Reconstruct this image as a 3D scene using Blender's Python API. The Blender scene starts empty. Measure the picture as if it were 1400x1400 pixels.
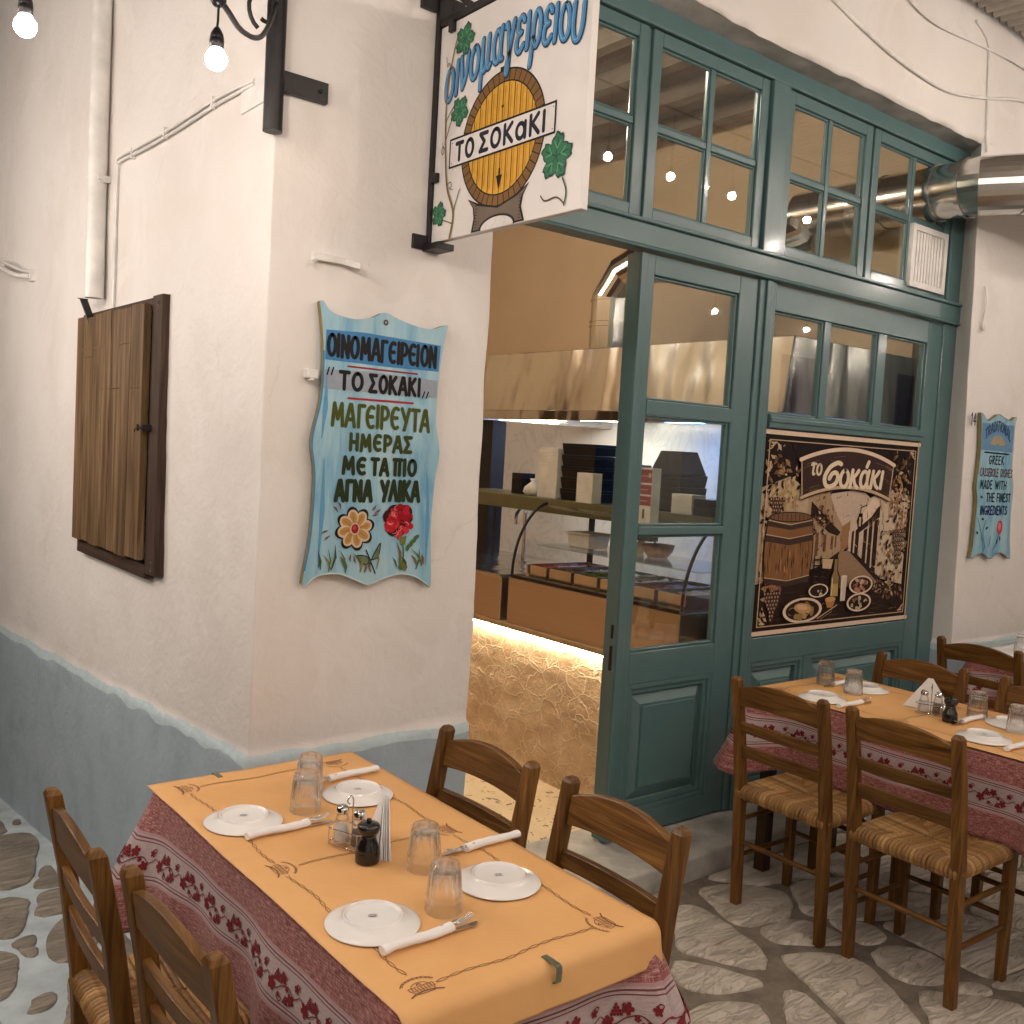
import bpy, math, random
from mathutils import Vector, noise
rnd = random.Random(7)
PI = math.pi
sc = bpy.context.scene
COL = sc.collection

# ------------------------------------------------------------------ camera
cd = bpy.data.cameras.new("camera"); cam = bpy.data.objects.new("camera", cd); COL.objects.link(cam)
sc.camera = cam
cd.sensor_width = 36.0; cd.lens = 36.0 * 1344.3 / 1400.0
cd.clip_start = 0.02; cd.clip_end = 200
from mathutils import Matrix
_y, _p, _r = math.radians(51.414), math.radians(-3.657), math.radians(3.263)
_d = Vector((math.cos(_y)*math.cos(_p), math.sin(_y)*math.cos(_p), math.sin(_p)))
_rt = Vector((math.sin(_y), -math.cos(_y), 0)); _up = _rt.cross(_d)
_r2 = _rt*math.cos(_r) + _up*math.sin(_r); _u2 = -_rt*math.sin(_r) + _up*math.cos(_r)
M = Matrix(((_r2.x, _u2.x, -_d.x, -1.172), (_r2.y, _u2.y, -_d.y, -2.620), (_r2.z, _u2.z, -_d.z, 1.66), (0, 0, 0, 1)))
cam.matrix_world = M

# ------------------------------------------------------------------ world (night sky) and exposure
w = bpy.data.worlds.new("World"); sc.world = w; w.use_nodes = True
bg = w.node_tree.nodes["Background"]
sky = w.node_tree.nodes.new("ShaderNodeTexSky"); sky.sky_type = 'NISHITA'; sky.sun_disc = False
sky.sun_elevation = math.radians(-4); sky.sun_rotation = math.radians(200)
w.node_tree.links.new(sky.outputs[0], bg.inputs[0]); bg.inputs[1].default_value = 0.05
sc.view_settings.view_transform = 'Standard'; sc.view_settings.look = 'None'
sc.view_settings.exposure = 0.34; sc.view_settings.gamma = 1.0
BULB = 250.0          # brightness of the string-light bulbs
BULB_COL = (1.0, 0.85, 0.75)
ROOM = 92.0          # brightness of the lamps inside the shop
LED = 48.0
cy = sc.cycles
cy.use_denoising = True
cy.max_bounces = 10; cy.transparent_max_bounces = 24; cy.transmission_bounces = 10; cy.glossy_bounces = 4; cy.diffuse_bounces = 5
cy.sample_clamp_indirect = 6.0
cy.blur_glossy = 0.5

# ------------------------------------------------------------------ node helpers and materials
MATS = {}
def lin(r, g, b):
    f = lambda c: (c/255/12.92) if c/255 <= .04045 else ((c/255+.055)/1.055)**2.4
    return (f(r), f(g), f(b))
class NT:
    def __init__(self, name):
        m = bpy.data.materials.new(name); m.use_nodes = True
        self.m = m; self.nt = m.node_tree; self.b = self.nt.nodes["Principled BSDF"]; self.out = self.nt.nodes["Material Output"]
        MATS[name] = m
    def n(self, typ, **kw):
        nd = self.nt.nodes.new("ShaderNode" + typ)
        for k, v in kw.items():
            if hasattr(nd, k) and k not in nd.inputs: setattr(nd, k, v)
        for k, v in kw.items():
            if k in nd.inputs:
                self.set(nd.inputs[k], v)
        return nd
    def set(self, sock, v):
        if isinstance(v, bpy.types.NodeSocket): self.nt.links.new(v, sock)
        elif isinstance(v, bpy.types.Node): self.nt.links.new(v.outputs[0], sock)
        else:
            if isinstance(v, (tuple, list)) and len(v) == 3 and sock.type == 'RGBA': v = (*v, 1)
            sock.default_value = v
    def math(self, op, a, b=0.0, c=0.0):
        nd = self.nt.nodes.new("ShaderNodeMath"); nd.operation = op
        for i, v in enumerate((a, b, c)): self.set(nd.inputs[i], v)
        return nd.outputs[0]
    def mix(self, fac, a, b, blend='MIX'):
        nd = self.nt.nodes.new("ShaderNodeMix"); nd.data_type = 'RGBA'; nd.blend_type = blend
        self.set(nd.inputs[0], fac); self.set(nd.inputs[6], a); self.set(nd.inputs[7], b)
        return nd.outputs[2]
    def coords(self, kind='Object', scale=(1, 1, 1), loc=(0, 0, 0), rot=(0, 0, 0)):
        t = self.n('TexCoord'); mp = self.n('Mapping')
        self.set(mp.inputs['Vector'], t.outputs[kind]); mp.inputs['Scale'].default_value = scale
        mp.inputs['Location'].default_value = loc; mp.inputs['Rotation'].default_value = rot
        return mp.outputs[0]
    def noise(self, vec, scale, detail=4, rough=.55, dist=0.0):
        nd = self.n('TexNoise'); self.set(nd.inputs['Vector'], vec); nd.inputs['Scale'].default_value = scale
        nd.inputs['Detail'].default_value = detail; nd.inputs['Roughness'].default_value = rough; nd.inputs['Distortion'].default_value = dist
        return nd.outputs[0]
    def ramp(self, fac, stops, interp='LINEAR'):
        nd = self.n('ValToRGB'); self.set(nd.inputs[0], fac); r = nd.color_ramp; r.interpolation = interp
        while len(r.elements) > 1: r.elements.remove(r.elements[-1])
        for i, (p, c) in enumerate(stops):
            e = r.elements[0] if i == 0 else r.elements.new(p)
            e.position = p; e.color = (*c, 1) if not isinstance(c, (int, float)) else (c, c, c, 1)
        return nd.outputs[0]
    def bump(self, h, strength=.3, dist=.01):
        nd = self.n('Bump'); self.set(nd.inputs['Height'], h); nd.inputs['Strength'].default_value = strength; nd.inputs['Distance'].default_value = dist
        self.set(self.b.inputs['Normal'], nd.outputs[0]); return nd
    def base(self, c): self.set(self.b.inputs['Base Color'], c)
    def rough(self, v): self.set(self.b.inputs['Roughness'], v)
def simple(name, col, rough=.5, metal=0.0, var=.12, vscale=12, bscale=None, bstr=.15, bdist=.003, coat=0.0, spec=.5, kind='Object', rv=.16):
    t = NT(name); v = t.coords(kind)
    n = t.noise(v, vscale, 5)
    dark = tuple(c*(1-var) for c in col); lite = tuple(min(1, c*(1+var)) for c in col)
    t.base(t.ramp(n, [(.3, dark), (.7, lite)]))
    t.b.inputs['Metallic'].default_value = metal
    t.rough(t.math('ADD', t.math('MULTIPLY', t.noise(v, vscale*2.3, 3), rv), rough-rv/2))
    t.b.inputs['Specular IOR Level'].default_value = spec
    if coat: t.b.inputs['Coat Weight'].default_value = coat; t.b.inputs['Coat Roughness'].default_value = .12
    if bscale: t.bump(t.noise(v, bscale, 4), bstr, bdist)
    return t.m

# painted plaster: white above, grey-blue dado with a pale hand-painted border below
def plaster():
    t = NT('white_plaster'); v = t.coords('Object')
    sep = t.n('SeparateXYZ', Vector=v); x, y, z = sep.outputs
    wob = t.math('MULTIPLY', t.math('SUBTRACT', t.noise(v, 3.2, 4, .6), .5), .055)
    zz = t.math('ADD', z, wob)
    T = t.math('SUBTRACT', .738, t.math('MULTIPLY', t.math('MAXIMUM', y, 0.0), .062))
    d = t.math('SUBTRACT', zz, T)
    big = t.noise(v, 1.6, 5, .6); fine = t.noise(v, 26, 6, .65)
    white = t.ramp(big, [(.25, (.64, .605, .565)), (.45, (.69, .66, .62)), (.56, (.715, .69, .655)), (.8, (.73, .71, .68))])
    pat = t.ramp(t.noise(v, 2.7, 3, .5, .8), [(.545, 0.0), (.565, .30), (.64, .34), (.66, 0.0)])
    white = t.mix(pat, white, (.75, .73, .70))
    cv = t.n('VectorMath', operation='ADD'); cn = t.n('TexNoise'); t.set(cn.inputs['Vector'], v); cn.inputs['Scale'].default_value = 3.0; cn.inputs['Detail'].default_value = 6
    cs = t.n('VectorMath', operation='SCALE'); t.set(cs.inputs[0], cn.outputs[1]); cs.inputs['Scale'].default_value = .5; t.set(cv.inputs[0], v); t.set(cv.inputs[1], cs.outputs[0])
    ck = t.n('TexVoronoi', feature='DISTANCE_TO_EDGE'); t.set(ck.inputs['Vector'], cv.outputs[0]); ck.inputs['Scale'].default_value = 1.3
    crack = t.math('MULTIPLY', t.ramp(ck.outputs['Distance'], [(0, 1.0), (.004, .6), (.008, 0.0)]), t.ramp(t.noise(v, 1.9, 2), [(.52, 0.0), (.6, .8)]))
    white = t.mix(t.math('MULTIPLY', crack, .22), white, (.42, .37, .31))
    white = t.mix(t.ramp(fine, [(.62, 0.0), (.8, .22)]), white, (.60, .54, .47))
    blue = t.ramp(t.noise(v, 5, 5, .6), [(.25, (.28, .345, .39)), (.5, (.345, .43, .485)), (.8, (.39, .47, .51))])
    pale = t.ramp(fine, [(.3, (.44, .57, .60)), (.7, (.55, .66, .68))])
    below = t.math('LESS_THAN', d, 0.0); strip = t.math('GREATER_THAN', t.math('ADD', d, t.math('MULTIPLY', t.math('SUBTRACT', t.noise(v, 3.1, 2), .5), .06)), -.036)
    lower = t.mix(strip, blue, pale)
    t.base(t.mix(below, white, lower))
    t.rough(.72)
    pits = t.n('TexVoronoi', feature='F1'); t.set(pits.inputs['Vector'], v); pits.inputs['Scale'].default_value = 16
    h = t.math('ADD', t.math('MULTIPLY', t.noise(v, 5, 6, .6, .6), 1.2), t.math('MULTIPLY', fine, .30))
    h = t.math('ADD', h, t.math('MULTIPLY', t.noise(t.coords('Object', (1, 1, .35), rot=(.3, .2, .5)), 18, 3, .5, 1.2), .30))
    h = t.math('ADD', h, t.math('MULTIPLY', t.noise(v, 11, 3, .5, 2.2), .5)); h = t.math('ADD', h, t.math('MULTIPLY', below, .35))
    t.bump(h, .32, .013)
    return t.m
plaster()

def wood(name, dark, mid, lite, rough=.42, scale=1.0, coat=.12, blot=.35):
    t = NT(name); tc = t.n('TexCoord'); oi = t.n('ObjectInfo')
    mp = t.n('Mapping'); t.set(mp.inputs['Vector'], tc.outputs['UV']); mp.inputs['Scale'].default_value = (2.2*scale, 34*scale, 1)
    add = t.n('VectorMath', operation='ADD'); t.set(add.inputs[0], mp.outputs[0])
    cmb = t.n('CombineXYZ'); t.set(cmb.inputs[2], t.math('MULTIPLY', oi.outputs['Random'], 40.0)); t.set(add.inputs[1], cmb.outputs[0])
    g = t.noise(add.outputs[0], 1.6, 7, .62, .8)
    mp2 = t.n('Mapping'); t.set(mp2.inputs['Vector'], tc.outputs['UV']); mp2.inputs['Scale'].default_value = (9*scale, 260*scale, 1)
    f = t.noise(mp2.outputs[0], 1.0, 3, .5)
    c = t.ramp(g, [(.28, dark), (.5, mid), (.74, lite)])
    c = t.mix(t.math('MULTIPLY', t.ramp(f, [(.45, 0.0), (.7, 1.0)]), .35), c, dark)
    mp3 = t.n('Mapping'); t.set(mp3.inputs['Vector'], tc.outputs['UV']); mp3.inputs['Scale'].default_value = (1.3, 9, 1)
    k = t.math('MULTIPLY', t.math('ADD', .8, t.math('MULTIPLY', oi.outputs['Random'], .4)), t.math('ADD', 1-blot, t.math('MULTIPLY', t.noise(mp3.outputs[0], 1.0, 4, .6), 2*blot)))
    hsv = t.n('HueSaturation'); t.set(hsv.inputs['Color'], c); t.set(hsv.inputs['Value'], k)
    t.base(hsv.outputs[0])
    t.rough(t.math('ADD', rough-.1, t.math('MULTIPLY', g, .22)))
    t.b.inputs['Coat Weight'].default_value = coat; t.b.inputs['Coat Roughness'].default_value = .22; t.b.inputs['Specular IOR Level'].default_value = .22
    t.bump(t.math('ADD', g, t.math('MULTIPLY', f, .5)), .22, .002)
    return t.m
wood('chair_wood', (.040, .016, .003), (.135, .060, .012), (.235, .118, .030))
wood('dark_wood', (.022, .010, .005), (.055, .027, .012), (.09, .046, .02))
wood('shutter_wood', (.050, .028, .013), (.13, .078, .036), (.28, .195, .11), .6, .55, 0, .75)
wood('shutter_frame_wood', (.02, .012, .008), (.05, .03, .02), (.085, .055, .038), .65, .9, 0)

simple('teal_paint', (.080, .155, .160), .30, 0, .05, 14, 90, .08, .001, coat=.35, rv=.06)
simple('black_iron', (.018, .017, .017), .42, .4, .2, 30, 60, .15, .002)
simple('black_plastic', (.009, .009, .010), .38, spec=.3)
simple('black_lacquer', (.008, .007, .007), .22, coat=.3)
simple('white_plastic', (.70, .69, .66), .4)
simple('cream_plastic', (.62, .57, .46), .45)
simple('porcelain', (.80, .79, .76), .16, 0, .03, 8, coat=.5)
simple('napkin_paper', (.80, .79, .77), .85, 0, .05, 20, 90, .4, .002)
simple('steel_cutlery', (.62, .61, .59), .22, 1)
simple('chrome', (.72, .71, .69), .12, 1, .04)
simple('pepper_grey', (.16, .13, .10), .8, 0, .4, 200)
simple('salt_white', (.78, .76, .72), .8)
simple('clip_steel', (.20, .23, .17), .35, .7)
simple('beige_room_paint', (.64, .49, .32), .7, 0, .05, 2, 30, .1, .002)
simple('dark_ceiling', (.16, .13, .10), .7)
simple('warm_reflect_panel', (.50, .31, .17), .5); simple('ledge_wood', (.42, .29, .15), .5)
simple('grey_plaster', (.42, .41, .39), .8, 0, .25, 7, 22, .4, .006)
simple('step_stone', (.42, .41, .37), .7, 0, .28, 9, 30, .4, .004)
simple('tile_white', (.78, .77, .74), .7)
simple('purple_paint', (.20, .13, .24), .5)
simple('awning_grey', (.34, .33, .30), .75, 0, .2, 3)
simple('red_food', (.30, .055, .03), .4, 0, .5, 40, 50, .6, .01)
simple('brown_food', (.16, .075, .03), .4, 0, .5, 40, 50, .6, .01)
simple('yellow_food', (.46, .28, .08), .4, 0, .4, 40, 50, .6, .01)
simple('green_food', (.12, .16, .04), .4, 0, .5, 40, 50, .6, .01)
simple('oil_sauce', (.40, .30, .06), .3)
simple('bare_carton', (.42, .30, .17), .7)
simple('foam_white', (.72, .69, .60), .6)
simple('blue_sign_edge', (.22, .17, .05), .55)

def steel(name, col, rough, aniso_scale, kind='Object', bump=.05, warp=.35):
    t = NT(name); v = t.coords(kind, aniso_scale)
    n = t.noise(v, 1, 4)
    t.base(t.ramp(n, [(.3, tuple(c*.95 for c in col)), (.7, col)]))
    t.b.inputs['Metallic'].default_value = 1
    t.rough(t.math('ADD', rough-.03, t.math('MULTIPLY', n, .06)))
    w = t.noise(t.coords('Object', (1, 1, .35)), 3.2, 2)
    t.bump(w, bump, warp)
    return t.m
steel('brushed_steel', (.62, .605, .58), .19, (1.5, 1.5, 120), bump=.38, warp=.14); steel('case_steel', (.60, .52, .44), .34, (1.5, 1.5, 90), bump=.10, warp=.06)
steel('duct_steel', (.62, .61, .58), .20, (60, 60, 4), bump=.12, warp=.04)

def glass():
    t = NT('window_glass'); nt = t.nt
    lw = t.n('LayerWeight'); lw.inputs['Blend'].default_value = .5
    p = t.math('POWER', lw.outputs['Facing'], 5.0)
    f = t.math('ADD', .10, t.math('MULTIPLY', p, .9))
    tr = t.n('BsdfTransparent'); tr.inputs[0].default_value = (.93, .95, .93, 1)
    gl = t.n('BsdfGlossy'); gl.inputs['Roughness'].default_value = .015
    mx = t.n('MixShader'); t.set(mx.inputs[0], f); t.set(mx.inputs[1], tr.outputs[0]); t.set(mx.inputs[2], gl.outputs[0])
    nt.links.new(mx.outputs[0], t.out.inputs['Surface'])
    return t.m
glass()
def tumbler():
    t = NT('tumbler_glass'); nt = t.nt
    g = t.n('BsdfGlass'); g.inputs['IOR'].default_value = 1.48; g.inputs['Roughness'].default_value = .0; g.inputs[0].default_value = (1, 1, 1, 1)
    tr = t.n('BsdfTransparent'); tr.inputs[0].default_value = (1, 1, 1, 1)
    mx = t.n('MixShader'); mx.inputs[0].default_value = .72; t.set(mx.inputs[1], tr.outputs[0]); t.set(mx.inputs[2], g.outputs[0])
    nt.links.new(mx.outputs[0], t.out.inputs['Surface'])
    return t.m
tumbler()
def emit(name, col, strength):
    t = NT(name); e = t.n('Emission'); e.inputs[0].default_value = (*col, 1); e.inputs[1].default_value = strength
    t.nt.links.new(e.outputs[0], t.out.inputs['Surface']); return t.m
emit('bulb_light', BULB_COL, BULB); emit('added_bulb_light', BULB_COL, BULB*2.5)  # second, stronger emission is for the added bulbs out of view
emit('room_light', (1.0, .86, .70), ROOM)
emit('led_light', (1.0, .80, .54), LED)
emit('hood_light_cool', (.16, .40, 1.0), 34.0)
emit('hood_light_warm', (1.0, .92, .76), 50.0)

def painted(name, rough, bump=.1):
    t = NT(name); a = t.n('VertexColor'); a.layer_name = 'Col'
    v = t.coords('Object'); n = t.noise(v, 60, 4)
    t.base(t.mix(.35, a.outputs[0], t.mix(1.0, a.outputs[0], t.ramp(n, [(.25, .55), (.75, 1.0)]), 'MULTIPLY')))
    t.b.inputs['Specular IOR Level'].default_value = .18; t.rough(rough); t.bump(t.noise(v, 300, 2), bump, .001)
    return t.m
painted('painted_art', .38)
painted('printed_art', .55)
painted('woven_print', .9, .3)

def sign_blue():
    t = NT('sign_blue'); v = t.coords('Object'); vs = t.coords('Object', (14, 3, 3))
    n = t.noise(vs, 1.0, 5, .6, .5)
    c = t.ramp(n, [(.3, lin(92, 150, 184)), (.5, lin(140, 182, 198)), (.7, lin(166, 196, 204))])
    t.base(c); t.rough(.42); t.bump(t.noise(v, 120, 3), .1, .001)
sign_blue()
simple('sign_white', (.66, .64, .61), .42, 0, .04, 5, 50, .05, .001)

def cloth():
    t = NT('red_woven_cloth'); tc = t.n('TexCoord'); sep = t.n('SeparateXYZ'); t.set(sep.inputs[0], tc.outputs['UV'])
    u, v = sep.outputs[0], sep.outputs[1]
    mp = t.n('Mapping'); t.set(mp.inputs['Vector'], tc.outputs['UV']); mp.inputs['Scale'].default_value = (45, 420, 1)
    n1 = t.noise(mp.outputs[0], 1, 3, .6)
    mp2 = t.n('Mapping'); t.set(mp2.inputs['Vector'], tc.outputs['UV']); mp2.inputs['Scale'].default_value = (420, 60, 1)
    n2 = t.noise(mp2.outputs[0], 1, 3, .6)
    nn = t.math('ADD', t.math('MULTIPLY', n1, .65), t.math('MULTIPLY', n2, .35))
    red = t.ramp(nn, [(.36, (.095, .024, .022)), (.5, (.29, .095, .085)), (.64, (.56, .31, .28))])
    band = t.ramp(nn, [(.35, (.36, .27, .27)), (.65, (.48, .40, .39))])
    dark = (.17, .035, .04)
    pink = (.42, .24, .24)
    def inside(a, b):
        return t.math('MULTIPLY', t.math('GREATER_THAN', v, a), t.math('LESS_THAN', v, b))
    c = t.mix(inside(.084, .186), red, band)
    for a, b, cc in ((.078, .084, pink), (.088, .0915, dark), (.096, .0985, dark), (.171, .1735, dark), (.178, .1815, dark), (.186, .192, pink)):
        c = t.mix(inside(a, b), c, cc)
    t.base(c); t.rough(.92)
    t.b.inputs['Sheen Weight'].default_value = .15
    t.bump(nn, .5, .0015)
cloth()
def paper():
    t = NT('yellow_table_paper'); v = t.coords('Object')
    n = t.noise(v, 4, 5, .6, .5); f = t.noise(v, 160, 3)
    t.base(t.ramp(n, [(.3, (.66, .355, .13)), (.7, (.74, .42, .165))]))
    t.rough(.62); t.bump(t.math('ADD', t.math('MULTIPLY', n, .7), t.math('MULTIPLY', f, .06)), .35, .008)
paper()
def rush():
    t = NT('rush'); tc = t.n('TexCoord')
    mp = t.n('Mapping'); t.set(mp.inputs['Vector'], tc.outputs['UV']); mp.inputs['Scale'].default_value = (30, 1, 1)
    oi = t.n('ObjectInfo')
    a = t.n('VertexColor'); a.layer_name = 'Col'
    n = t.noise(mp.outputs[0], 3.0, 4, .6)
    c = t.mix(1.0, a.outputs[0], t.ramp(n, [(.3, (.55, .5, .45)), (.7, (1, 1, 1))]), 'MULTIPLY')
    t.base(c); t.rough(.6); t.bump(n, .3, .002)
rush()
def stone(name, cols, warmth):
    t = NT(name); v = t.coords('Object'); vs = t.coords('Object', (1.0, 4.2, 1), rot=(0, 0, .75))
    big = t.noise(v, 2.2, 4, .6, .3); lay = t.noise(vs, 3.0, 8, .62, 1.6); f = t.noise(v, 40, 5, .6)
    c = t.ramp(t.math('ADD', t.math('MULTIPLY', big, .5), t.math('MULTIPLY', lay, .5)), [(.28, cols[0]), (.5, cols[1]), (.72, cols[2])])
    c = t.mix(t.ramp(f, [(.5, 0.0), (.8, .3)]), c, cols[0])
    t.base(c); t.rough(t.math('ADD', .38, t.math('MULTIPLY', f, .3)))
    edge = t.ramp(lay, [(.40, 0.0), (.44, .5), (.52, .55), (.56, 1.0)])
    t.bump(t.math('ADD', t.math('ADD', edge, t.math('MULTIPLY', lay, 1.0)), t.math('MULTIPLY', f, .35)), .8, .014)
stone('flagstone', ((.36, .315, .255), (.56, .505, .425), (.68, .63, .55)), 0)
stone('alley_stone', ((.15, .125, .095), (.29, .25, .195), (.42, .37, .29)), 0)
simple('street_mortar', (.185, .155, .12), .85, 0, .3, 14, 50, .7, .008)
simple('painted_mortar', (.44, .51, .53), .8, 0, .18, 8, 40, .6, .006)
def clad():
    t = NT('stone_cladding'); v = t.coords('Object', (1, 1, 1.25))
    nz = t.n('TexNoise'); t.set(nz.inputs['Vector'], v); nz.inputs['Scale'].default_value = 4.5; nz.inputs['Detail'].default_value = 5
    def warped(k):
        wv = t.n('VectorMath', operation='ADD'); s_ = t.n('VectorMath', operation='SCALE'); t.set(s_.inputs[0], nz.outputs[1]); s_.inputs['Scale'].default_value = k
        t.set(wv.inputs[0], v); t.set(wv.inputs[1], s_.outputs[0]); return wv.outputs[0]
    def ridge(scale, k, wd):
        vo = t.n('TexVoronoi', feature='DISTANCE_TO_EDGE'); t.set(vo.inputs['Vector'], warped(k)); vo.inputs['Scale'].default_value = scale
        return t.ramp(vo.outputs['Distance'], [(0, 1.0), (wd, .75), (wd*2.2, 0.0)])
    r1, r2 = ridge(7.5, .20, .018), ridge(15, .26, .024)
    brk = t.ramp(t.noise(v, 6, 3), [(.45, 0.0), (.58, 1.0)])
    ln = t.math('MAXIMUM', r1, t.math('MULTIPLY', t.math('MULTIPLY', r2, brk), .7))
    big = t.noise(v, 5, 5, .6); fine = t.noise(v, 38, 5, .6)
    c = t.ramp(big, [(.3, (.46, .33, .21)), (.5, (.60, .45, .30)), (.75, (.70, .56, .40))])
    t.base(t.mix(t.math('MULTIPLY', ln, .55), c, (.82, .72, .55))); t.rough(.7)
    h = t.math('ADD', t.math('MULTIPLY', ln, .40), t.math('ADD', t.math('MULTIPLY', big, 1.3), t.math('MULTIPLY', fine, .5)))
    t.bump(h, .9, .013)
clad()
def terrazzo():
    t = NT('speckled_floor'); v = t.coords('Object')
    f = t.noise(v, 26, 2, .5, 1.2); g = t.noise(v, 3, 4)
    c = t.ramp(g, [(.3, (.52, .42, .28)), (.7, (.66, .55, .38))])
    t.base(t.mix(t.ramp(f, [(.63, 0.0), (.66, 1.0)]), c, (.12, .08, .045))); t.rough(.45)
terrazzo()
def marble():
    t = NT('marble_tile'); v = t.coords('Object')
    n = t.noise(v, 2.2, 7, .6, 2.2)
    c = t.ramp(n, [(.47, (.74, .74, .74)), (.5, (.62, .63, .65)), (.53, (.74, .74, .74))])
    br = t.n('TexBrick'); t.set(br.inputs['Vector'], t.coords('Object', rot=(0, PI/2, 0))); br.offset = 0
    br.inputs['Scale'].default_value = 1.0; br.inputs['Brick Width'].default_value = .6; br.inputs['Row Height'].default_value = .6; br.inputs['Mortar Size'].default_value = .003
    t.base(c); t.rough(.2)
marble()
def corr():
    simple('corrugated_roof', (.30, .27, .23), .6, 0, .25, 5)
corr()

# ------------------------------------------------------------------ mesh builder
class MB:
    def __init__(s): s.v = []; s.f = []; s.uv = []; s.mi = []; s.sm = []; s.col = []
    def add(s, verts, faces, mi=0, smooth=False, g=None, col=None, uvs=None):
        o = len(s.v); s.v += [tuple(p) for p in verts]
        if g is None:
            lo = [min(p[i] for p in verts) for i in range(3)]; hi = [max(p[i] for p in verts) for i in range(3)]
            k = max(range(3), key=lambda i: hi[i]-lo[i]); g = [0, 0, 0]; g[k] = 1
        g = Vector(g).normalized()
        a = Vector((0, 0, 1)) if abs(g.z) < .8 else Vector((1, 0, 0))
        h1 = g.cross(a).normalized(); h2 = g.cross(h1)
        off = rnd.random()*7; off2 = rnd.random()*7
        for f in faces:
            s.f.append([i+o for i in f]); s.mi.append(mi); s.sm.append(smooth); s.col.append(col)
            if uvs is not None: s.uv.append([uvs[i] for i in f])
            else:
                l = []
                for i in f:
                    p = Vector(verts[i]); l.append((p.dot(g)+off, p.dot(h1)+p.dot(h2)+off2))
                s.uv.append(l)
    def box(s, lo, hi, mi=0, g=None, col=None):
        (a, b, c), (d, e, f) = lo, hi
        if a > d: a, d = d, a
        if b > e: b, e = e, b
        if c > f: c, f = f, c
        V = [(a,b,c),(d,b,c),(d,e,c),(a,e,c),(a,b,f),(d,b,f),(d,e,f),(a,e,f)]
        s.add(V, [(0,3,2,1),(4,5,6,7),(0,1,5,4),(1,2,6,5),(2,3,7,6),(3,0,4,7)], mi, False, g, col)
    def hexa(s, b4, t4, mi=0, g=None):      # 4 bottom (ccw seen from above) and 4 top corners
        s.add(list(b4)+list(t4), [(3,2,1,0),(4,5,6,7),(0,1,5,4),(1,2,6,5),(2,3,7,6),(3,0,4,7)], mi, False, g)
    def bar(s, p, q, wx, wy, mi=0, up=(0, 0, 1)):   # rectangular bar from p to q
        p, q = Vector(p), Vector(q); d = (q-p).normalized(); u = Vector(up)
        if abs(d.dot(u)) > .95: u = Vector((1, 0, 0))
        a = d.cross(u).normalized()*wx/2; b = a.cross(d).normalized()*wy/2
        c = lambda o: [o-a-b, o+a-b, o+a+b, o-a+b]
        V = c(p)+c(q)
        s.add(V, [(3,2,1,0),(4,5,6,7),(0,1,5,4),(1,2,6,5),(2,3,7,6),(3,0,4,7)], mi, False, d)
    def tube(s, pts, r, n=10, mi=0, caps=True, col=None, smooth=True):
        P = [Vector(p) for p in pts]; rs = r if isinstance(r, (list, tuple)) else [r]*len(P)
        V = []; U = []; prev = None; L = 0
        for i, p in enumerate(P):
            t = (P[min(i+1, len(P)-1)]-P[max(i-1, 0)])
            t = t.normalized() if t.length > 1e-9 else Vector((0, 0, 1))
            if prev is None:
                a = Vector((0, 0, 1)) if abs(t.z) < .9 else Vector((1, 0, 0)); nrm = (a - t*a.dot(t)).normalized()
            else:
                nrm = prev - t*prev.dot(t); nrm = nrm.normalized() if nrm.length > 1e-6 else t.orthogonal().normalized()
            prev = nrm; bi = t.cross(nrm)
            if i: L += (p-P[i-1]).length
            for k in range(n):
                an = 2*PI*k/n; V.append(p + nrm*math.cos(an)*rs[i] + bi*math.sin(an)*rs[i]); U.append((L, k/n*rs[i]*6))
        F = []
        for i in range(len(P)-1):
            for k in range(n):
                k2 = (k+1) % n; F.append((i*n+k, i*n+k2, (i+1)*n+k2, (i+1)*n+k))
        s.add(V, F, mi, smooth, None, col, U)
        if caps:
            s.add(V[:n], [tuple(range(n-1, -1, -1))], mi, False, None, col); s.add(V[-n:], [tuple(range(n))], mi, False, None, col)
    def lathe(s, prof, n=32, c=(0, 0, 0), mi=0, mod=None, smooth=True, col=None):
        V = []
        for j, (r, z) in enumerate(prof):
            for k in range(n):
                an = 2*PI*k/n; rr = r*(mod(an, j) if mod else 1)
                V.append((c[0]+rr*math.cos(an), c[1]+rr*math.sin(an), c[2]+z))
        F = []
        for j in range(len(prof)-1):
            for k in range(n):
                k2 = (k+1) % n; F.append((j*n+k, j*n+k2, (j+1)*n+k2, (j+1)*n+k))
        if prof[0][0] > 1e-6: F.append(tuple(range(n-1, -1, -1)))
        if prof[-1][0] > 1e-6: F.append(tuple((len(prof)-1)*n+k for k in range(n)))
        s.add(V, F, mi, smooth, None, col)
    def prism(s, poly, fn, a, b, mi=0, smooth=False, g=None, mi_side=None, col=None):   # poly 2D ccw, fn(u,v,d)->3D
        n = len(poly); V = [fn(u, v, a) for u, v in poly]+[fn(u, v, b) for u, v in poly]
        s.add(V, [tuple(range(n-1, -1, -1)), tuple(range(n, 2*n))], mi, False, g, col)
        s.add(V, [(i, (i+1) % n, n+(i+1) % n, n+i) for i in range(n)], mi if mi_side is None else mi_side, smooth, g, col)
    def grid(s, fn, us, vs, mi=0, smooth=True, uvf=None, flip=False):
        nu, nv = len(us), len(vs); V = [fn(u, v) for v in vs for u in us]
        F = []
        for j in range(nv-1):
            for i in range(nu-1):
                q = (j*nu+i, j*nu+i+1, (j+1)*nu+i+1, (j+1)*nu+i); F.append(q[::-1] if flip else q)
        U = [uvf(u, v) if uvf else (u, v) for v in vs for u in us]
        s.add(V, F, mi, smooth, None, None, U)
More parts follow.
